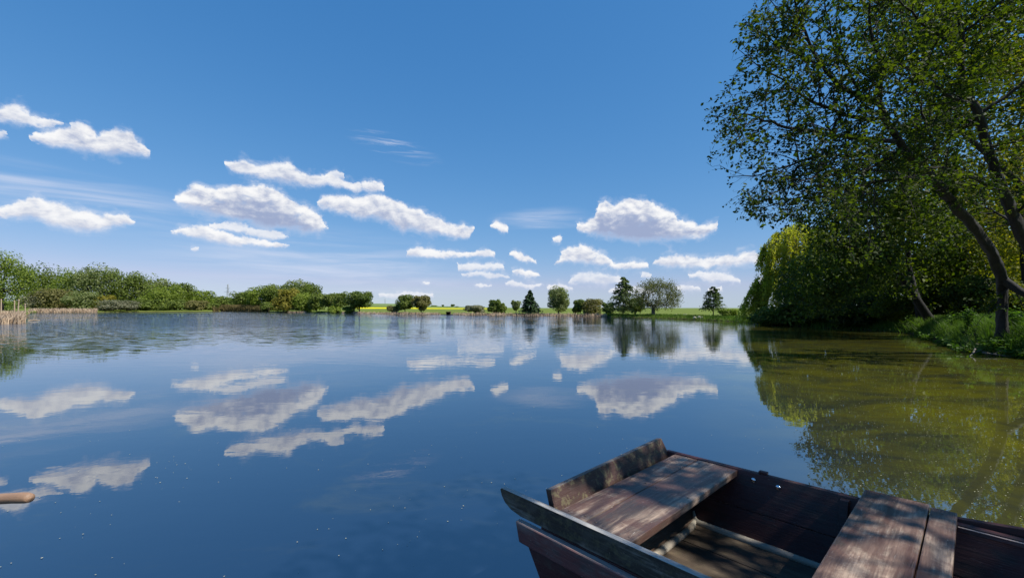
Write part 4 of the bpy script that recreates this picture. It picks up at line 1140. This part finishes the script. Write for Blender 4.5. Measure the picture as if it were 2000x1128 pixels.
m_hut = woodmat('hut_boards', (.12, .07, .055), (.03, .02, .02), (.09, .035, .03), 'Z', .6, .4, .8)
def hut():
    Y = 90.5; x = (876 - CX) / F * Y; z0 = float(ground(x, Y))
    t = empty('shelter', (x, Y, z0), 'tiny dark red timber shelter at the water on the far bank', 'shelter')
    mb = MB(); w, d, h = .42, .5, .72
    box(mb, x - w, x - w + .05, Y - d, Y + d, z0 - .1, z0 + h); box(mb, x + w - .05, x + w, Y - d, Y + d, z0 - .1, z0 + h); box(mb, x - w + .05, x + w - .05, Y + d - .05, Y + d - .002, z0 - .1, z0 + h)
    mb.build('wall', m_hut, t)
    mr = MB(); hexa(mr, [[x - w - .12, Y - d - .1, z0 + h + .003], [x + w + .1, Y - d - .1, z0 + h - .0 + .003], [x + w + .1, Y + d + .1, z0 + h + .003], [x - w - .12, Y + d + .1, z0 + h + .003],
                         [x - w - .12, Y - d - .1, z0 + h + .07], [x + w + .1, Y - d - .1, z0 + h + .12], [x + w + .1, Y + d + .1, z0 + h + .12], [x - w - .12, Y + d + .1, z0 + h + .07]])
    mr.build('roof', m_hut, t)
    mp = MB(); box(mp, x + w + .01, x + w + 1.7, Y - .3, Y + .3, z0 - .2, z0 + .32); mp.build('side_bench', BARK_G, t)
hut()
m_stone = plainmat('pale_stone', (.30, .26, .20), (.46, .41, .34), 6)
def stone(label, px, Y, s):
    x = (px - CX) / F * Y; z0 = max(0, float(ground(x, Y)))
    bm = bmesh.new(); bmesh.ops.create_icosphere(bm, subdivisions=2, radius=1)
    for v in bm.verts:
        n = Vector((math.sin(v.co.x * 3 + px), math.sin(v.co.y * 4 + px), math.sin(v.co.z * 5)))
        v.co = Vector((v.co.x * s[0], v.co.y * s[1], v.co.z * s[2])) + n * .12 * min(s)
    me = bpy.data.meshes.new('stone'); bm.to_mesh(me); bm.free(); me.materials.append(m_stone)
    o = bpy.data.objects.new('stone', me); o.location = (x, Y, z0 + s[2] * .5); COL.objects.link(o)
    tag(o, label, 'stone', 'pale stones on the far right shore')
stone('pale stone in the grass just right of the oak shadow', 1320, 61, (.2, .15, .12)); stone('whitish angular stone between oak and small larch', 1338, 59, (.28, .2, .16))
stone('pale stone at the waterline left of the small larch, left of a pair', 1357, 53.5, (.18, .15, .2)); stone('pale stone at the waterline left of the small larch, right of a pair', 1366, 53.2, (.24, .15, .16))
for lab, px in [('left pale mooring stake at the waterline near the small larch', 1368), ('right pale mooring stake at the waterline near the small larch', 1371.5)]:
    Y = 52.3; x = (px - CX) / F * Y
    mbs = MB(); mbs.tube([[x, Y, -.4], [x + .02, Y, .2], [x + .01, Y, .42]], [.05, .045, .04], 7); mbs.tube([[x + .01, Y, .42], [x + .01, Y, .45]], [.04, .012], 7)
    tag(mbs.build('mooring_stake', m_stone, origin=(x, Y, 0)), lab, 'stake', 'stakes on the far right shore')

# ------------------------------------------------------------------ the moored punt
BU = np.array([.685, -.728]) / math.hypot(.685, .728); BW = np.array([.728, .685]) / math.hypot(.685, .728)
u0, w0 = .45, 2.13                                       # boat centre in camera-based boat axes
bc = BU * u0 + BW * w0
punt = empty('punt', (bc[0], bc[1], 0), 'weathered wooden punt with worn dark red paint moored at the lower right', 'boat')
punt.rotation_euler = (0, 0, math.atan2(BU[1], BU[0]))

def bpart(name, mat, hexes=(), extra=None, bevel=.005, parent=punt, seg=2):
    """one mesh part in boat axes (u along, w across, z up), each hexahedron bevelled"""
    bm = bmesh.new()
    for c in hexes:
        vs = [bm.verts.new((q[0] - u0, q[1] - w0, q[2])) for q in c]
        for f in ((0, 3, 2, 1), (4, 5, 6, 7), (0, 1, 5, 4), (1, 2, 6, 5), (2, 3, 7, 6), (3, 0, 4, 7)):
            bm.faces.new([vs[i] for i in f])
    bmesh.ops.recalc_face_normals(bm, faces=bm.faces)
    if bevel:
        bmesh.ops.bevel(bm, geom=list(bm.edges), offset=bevel, segments=seg, affect='EDGES', profile=.6)
    if extra: extra(bm)
    me = bpy.data.meshes.new(name); bm.to_mesh(me); bm.free(); me.materials.append(mat)
    o = bpy.data.objects.new(name, me); COL.objects.link(o); o.parent = parent
    return o
def B(u_0, u_1, w_0, w_1, z_0, z_1):
    return [(u_0, w_0, z_0), (u_1, w_0, z_0), (u_1, w_1, z_0), (u_0, w_1, z_0), (u_0, w_0, z_1), (u_1, w_0, z_1), (u_1, w_1, z_1), (u_0, w_1, z_1)]

W_SEAT = woodmat('seat_boards', (.47, .345, .255), (.034, .024, .021), (.085, .038, .029), 'Y', .70, .42, .5, 0, 1.0, .9)
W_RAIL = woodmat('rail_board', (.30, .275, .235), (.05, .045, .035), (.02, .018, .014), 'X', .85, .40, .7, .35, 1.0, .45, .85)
W_HULL = woodmat('hull_red', (.12, .075, .06), (.022, .012, .014), (.060, .014, .015), 'X', .92, .30, .5, 0, 1.0, .15)
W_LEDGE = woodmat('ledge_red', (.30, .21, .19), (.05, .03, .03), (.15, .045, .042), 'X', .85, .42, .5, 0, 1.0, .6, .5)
W_IN = woodmat('inner_boards', (.090, .052, .044), (.020, .011, .013), (.064, .018, .018), 'X', .85, .4, .6, 0, 1.0, .18)
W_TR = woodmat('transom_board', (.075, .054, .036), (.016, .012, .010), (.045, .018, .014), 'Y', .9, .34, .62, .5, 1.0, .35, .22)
W_FLOOR = woodmat('floor_boards', (.15, .11, .07), (.026, .020, .017), (.06, .042, .03), 'X', .7, .46, .7, .1, 1.0, .3)
W_CAULK = woodmat('caulk_batten', (.62, .57, .47), (.30, .25, .19), (.40, .34, .27), 'X', .5, .6, .8, 0, .5, 0)
W_SLOPE = woodmat('slope_boards', (.26, .18, .10), (.05, .035, .025), (.11, .05, .03), 'Y', .6, .5, .7, .1, 1.0, .3)
m_bolt, nt, out = newmat('bolt_steel'); k = NT(nt)
p = k.n('ShaderNodeBsdfPrincipled'); p.inputs['Base Color'].default_value = (.7, .72, .76, 1); p.inputs['Metallic'].default_value = 1; p.inputs['Roughness'].default_value = .22
k.link(p.outputs[0], out.inputs[0])

UE = 2.35                                                # bow end beyond the frame
# left gunwale board standing on edge, its free end rounded
def rail_shape(bm):
    wA, wB = 1.524, 1.556
    prof = [(-1.712, .500), (-1.700, .5065), (-1.66, .507), (-.5, .507), (UE, .512), (UE, .412), (-.5, .408), (-1.56, .406), (-1.63, .418), (-1.675, .440), (-1.70, .468)]
    a = [bm.verts.new((u - u0, wA - w0, z)) for u, z in prof]; b = [bm.verts.new((u - u0, wB - w0, z)) for u, z in prof]
    n = len(prof)
    bm.faces.new(a); bm.faces.new(list(reversed(b)))
    for i in range(n):
        bm.faces.new([a[i], b[i], b[(i + 1) % n], a[(i + 1) % n]])
    bmesh.ops.recalc_face_normals(bm, faces=bm.faces)
    ed = [e for e in bm.edges if e.calc_length() > .004]
    bmesh.ops.bevel(bm, geom=ed, offset=.004, segments=2, affect='EDGES', profile=.6)
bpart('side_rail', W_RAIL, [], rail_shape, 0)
# red rubbing strake outside the left board
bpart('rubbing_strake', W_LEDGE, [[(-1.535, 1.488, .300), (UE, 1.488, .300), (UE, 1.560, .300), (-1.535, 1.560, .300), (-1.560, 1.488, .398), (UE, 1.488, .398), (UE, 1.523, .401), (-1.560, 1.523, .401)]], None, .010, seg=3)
# left hull side, two planks, raked end
bpart('hull_side', W_HULL, [
    [(-1.42, 1.535, .12), (UE, 1.535, .12), (UE, 1.58, .12), (-1.42, 1.58, .12), (-1.50, 1.512, .298), (UE, 1.512, .298), (UE, 1.552, .298), (-1.50, 1.552, .298)],
    [(-1.28, 1.520, -.25), (UE, 1.520, -.25), (UE, 1.60, -.25), (-1.28, 1.60, -.25), (-1.455, 1.500, .117), (UE, 1.500, .117), (UE, 1.575, .117), (-1.455, 1.575, .117)],
    [(-1.42, 1.5245, .298), (UE, 1.5245, .298), (UE, 1.556, .298), (-1.42, 1.556, .298), (-1.42, 1.5245, .404), (UE, 1.5245, .404), (UE, 1.556, .404), (-1.42, 1.556, .404)]], None, .004)
# far side: two inner planks with a seam, thin gunwale edge
def wside(z): return 2.60 + (2.715 - 2.60) * (z - .16) / (.505 - .16)
def sidehex(z0_, z1_, ua=-1.40, ub=UE, th=.035, off=0.0):
    a, b = wside(z0_) + off, wside(z1_) + off
    return [(ua, a, z0_), (ub, a, z0_), (ub, a + th, z0_), (ua, a + th, z0_), (ua, b, z1_), (ub, b, z1_), (ub, b + th, z1_), (ua, b + th, z1_)]
far_side = bpart('hull_side', W_IN, [sidehex(-.25, .308), sidehex(.311, .507)], None, .003)
bpart('gunwale_edge', W_LEDGE, [[(-.05, 2.688, .488), (UE, 2.66, .50), (UE, 2.672, .50), (-.05, 2.700, .488), (-.05, 2.688, .506), (UE, 2.66, .52), (UE, 2.672, .52), (-.05, 2.700, .506)]], None, .002)
bpart('wash_board', W_IN, [[(-.12, 2.755, .36), (UE, 2.95, .42), (UE, 2.98, .42), (-.12, 2.785, .36), (-.12, 2.755, .512), (UE, 3.02, .70), (UE, 3.05, .70), (-.12, 2.785, .512)]], None, .004)
# transom: raked board above the stern seat
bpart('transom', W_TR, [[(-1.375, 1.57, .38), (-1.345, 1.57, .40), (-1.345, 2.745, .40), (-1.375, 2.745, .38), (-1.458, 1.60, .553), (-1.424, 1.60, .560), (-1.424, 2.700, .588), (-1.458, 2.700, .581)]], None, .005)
# raked stern bottom under the seat
slope = bpart('stern_slope', W_SLOPE, [[(-1.135, 1.58, .168), (-1.16, 1.58, .115), (-1.16, 2.62, .115), (-1.135, 2.62, .168), (-1.385, 1.57, .405), (-1.415, 1.57, .36), (-1.415, 2.70, .36), (-1.385, 2.70, .405)]], None, .002)
# stern seat of two planks
seat = bpart('stern_seat', W_SEAT, [B(-1.338, -1.190, 1.558, 2.722, .468, .500), B(-1.186, -.952, 1.558, 2.716, .466, .501)], None, .005)
# thwart of two planks laid over the gunwales
thwart = bpart('thwart', W_SEAT, [B(-.378, -.142, 1.557, 2.795, .508, .541), B(-.137, -.052, 1.557, 2.770, .508, .540)], None, .006)
bpart('bulkhead', W_IN, [B(-.20, -.17, 1.60, 2.62, .165, .505)], None, .002)
bpart('rib', W_IN, [[(-.462, 2.575, .17), (-.425, 2.575, .17), (-.425, 2.61, .17), (-.462, 2.61, .17), (-.462, 2.680, .495), (-.425, 2.680, .495), (-.425, 2.715, .495), (-.462, 2.715, .495)]], None, .004)
# floor
bpart('floor', W_FLOOR, [B(-1.16, UE, 1.585 + i * .255, 1.585 + i * .255 + .252, .125, .160 + .0015 * (i % 2)) for i in range(4)], None, .003)
# pale battens that seal the floor edges
def batten(pts, rad):
    def f(bm):
        mb = MB(); P_ = np.array(pts) - np.array([u0, w0, 0]); mb.tube(P_, rad, 8)
        V = mb.v[0]; vs = [bm.verts.new(tuple(q)) for q in V]
        for fc in mb.f[0]: bm.faces.new([vs[i] for i in fc])
        bmesh.ops.holes_fill(bm, edges=[e for e in bm.edges if e.is_boundary], sides=12)
        bmesh.ops.recalc_face_normals(bm, faces=bm.faces)
        for fc in bm.faces: fc.smooth = True
    return f
bpart('caulk_strip', W_CAULK, [], batten([(-1.165, 2.604, .225), (-1.155, 2.598, .185), (-1.13, 2.592, .168), (-.95, 2.590, .166), (-.7, 2.591, .165), (-.52, 2.588, .165), (-.47, 2.58, .163)], [.006, .012, .018, .021, .022, .020, .010]), 0)
bpart('caulk_strip', W_CAULK, [], batten([(-1.150, 2.585, .176), (-1.135, 2.52, .172), (-1.130, 2.38, .170), (-1.132, 2.2, .170), (-1.13, 1.62, .170)], [.012, .019, .019, .022, .021]), 0)
# nail holes in the sloping stern boards
for i in range(8):
    def nail(bm, i=i):
        w = 2.04 + i * .075; f = .45 + .06 * ((i * 7) % 3)
        u = -1.135 + (-1.385 + 1.135) * f + .006; z = .168 + (.405 - .168) * f + .007
        r = bmesh.ops.create_icosphere(bm, subdivisions=1, radius=.007)
        for v in r['verts']: v.co = Vector((v.co.x + u - u0, v.co.y + w - w0, v.co.z * .6 + z))
    bpart('nail', W_IN, [], nail, 0, slope)
def nail_head(u, w, z, par):
    def f(bm):
        r = bmesh.ops.create_icosphere(bm, subdivisions=2, radius=.0055)
        for v in r['verts']: v.co = Vector((v.co.x + u - u0, v.co.y + w - w0, v.co.z * .35 + z))
        for fc in bm.faces: fc.smooth = True
    bpart('nail', W_NAIL, [], f, 0, par)
W_NAIL = plainmat('rusty_nail', (.05, .03, .022), (.16, .11, .085), 60, .6)
for w in (1.60, 2.14, 2.67):
    for u in (-1.305, -1.225, -1.155, -.985): nail_head(u + .004 * math.sin(w * 9), w + .008 * math.sin(u * 40), .5015, seat)
for w in (1.75, 2.70):
    for u in (-.35, -.26, -.165, -.10): nail_head(u, w + .008 * math.sin(u * 40), .5412, thwart)
for (u, z) in ((-.863, .470), (-.738, .466)):
    def bolt(bm, u=u, z=z):
        r = bmesh.ops.create_uvsphere(bm, u_segments=16, v_segments=10, radius=.014)
        for v in r['verts']: v.co = Vector((v.co.x + u - u0, v.co.y * .55 + wside(z) - .003 - w0, v.co.z + z))
        for fc in bm.faces: fc.smooth = True
    bpart('bolt', m_bolt, [], bolt, 0, far_side)
bpart('cleat', W_IN, [B(-.845, -.80, 2.722, 2.752, .508, .522)], None, .004, far_side)

# ------------------------------------------------------------------ pole end at the left edge (likely an oar handle; its unseen posts guessed)
W_POLE = woodmat('pole_wood', (.38, .235, .15), (.17, .10, .065), (.30, .18, .11), 'X', .4, .5, .5, 0, .6, .25)
Yp = 1.70
e0 = at(61, 971.5, Yp); e1 = at(-260, 979, Yp + .05); e2 = at(-900, 992, Yp + .15)
pole_end = empty('pole_on_posts', (e1[0], e1[1], -.6), 'pale brown round pole end jutting in over the water at the left edge', 'pole_end')
mb = MB(); d = (e0 - e1) / np.linalg.norm(e0 - e1)
qs = np.linspace(.03, 1, 26); along = e0 + (e1 - e0) * qs[:, None] + np.array([0, 0, 1]) * (.0012 * np.sin(qs * 23))[:, None]
mb.tube(np.concatenate([[e0, e0 - d * .003, e0 - d * .012], along, [e2]]), np.concatenate([[.0004, .0162, .0186], .0190 + .0012 * np.sin(qs * 17) + .0006 * np.sin(qs * 41) + .001 * qs, [.024]]), 18)
mb.build('pole', W_POLE, pole_end, smooth=True)
for q in (e1 - [.08, 0, 0], e2 + [.1, 0, 0]):
    mp = MB(); mp.tube([[q[0], q[1], -.6], [q[0], q[1], .2], [q[0], q[1], q[2] - .022]], [.05, .05, .045], 10); mp.build('post', BARK_G, pole_end, smooth=True)
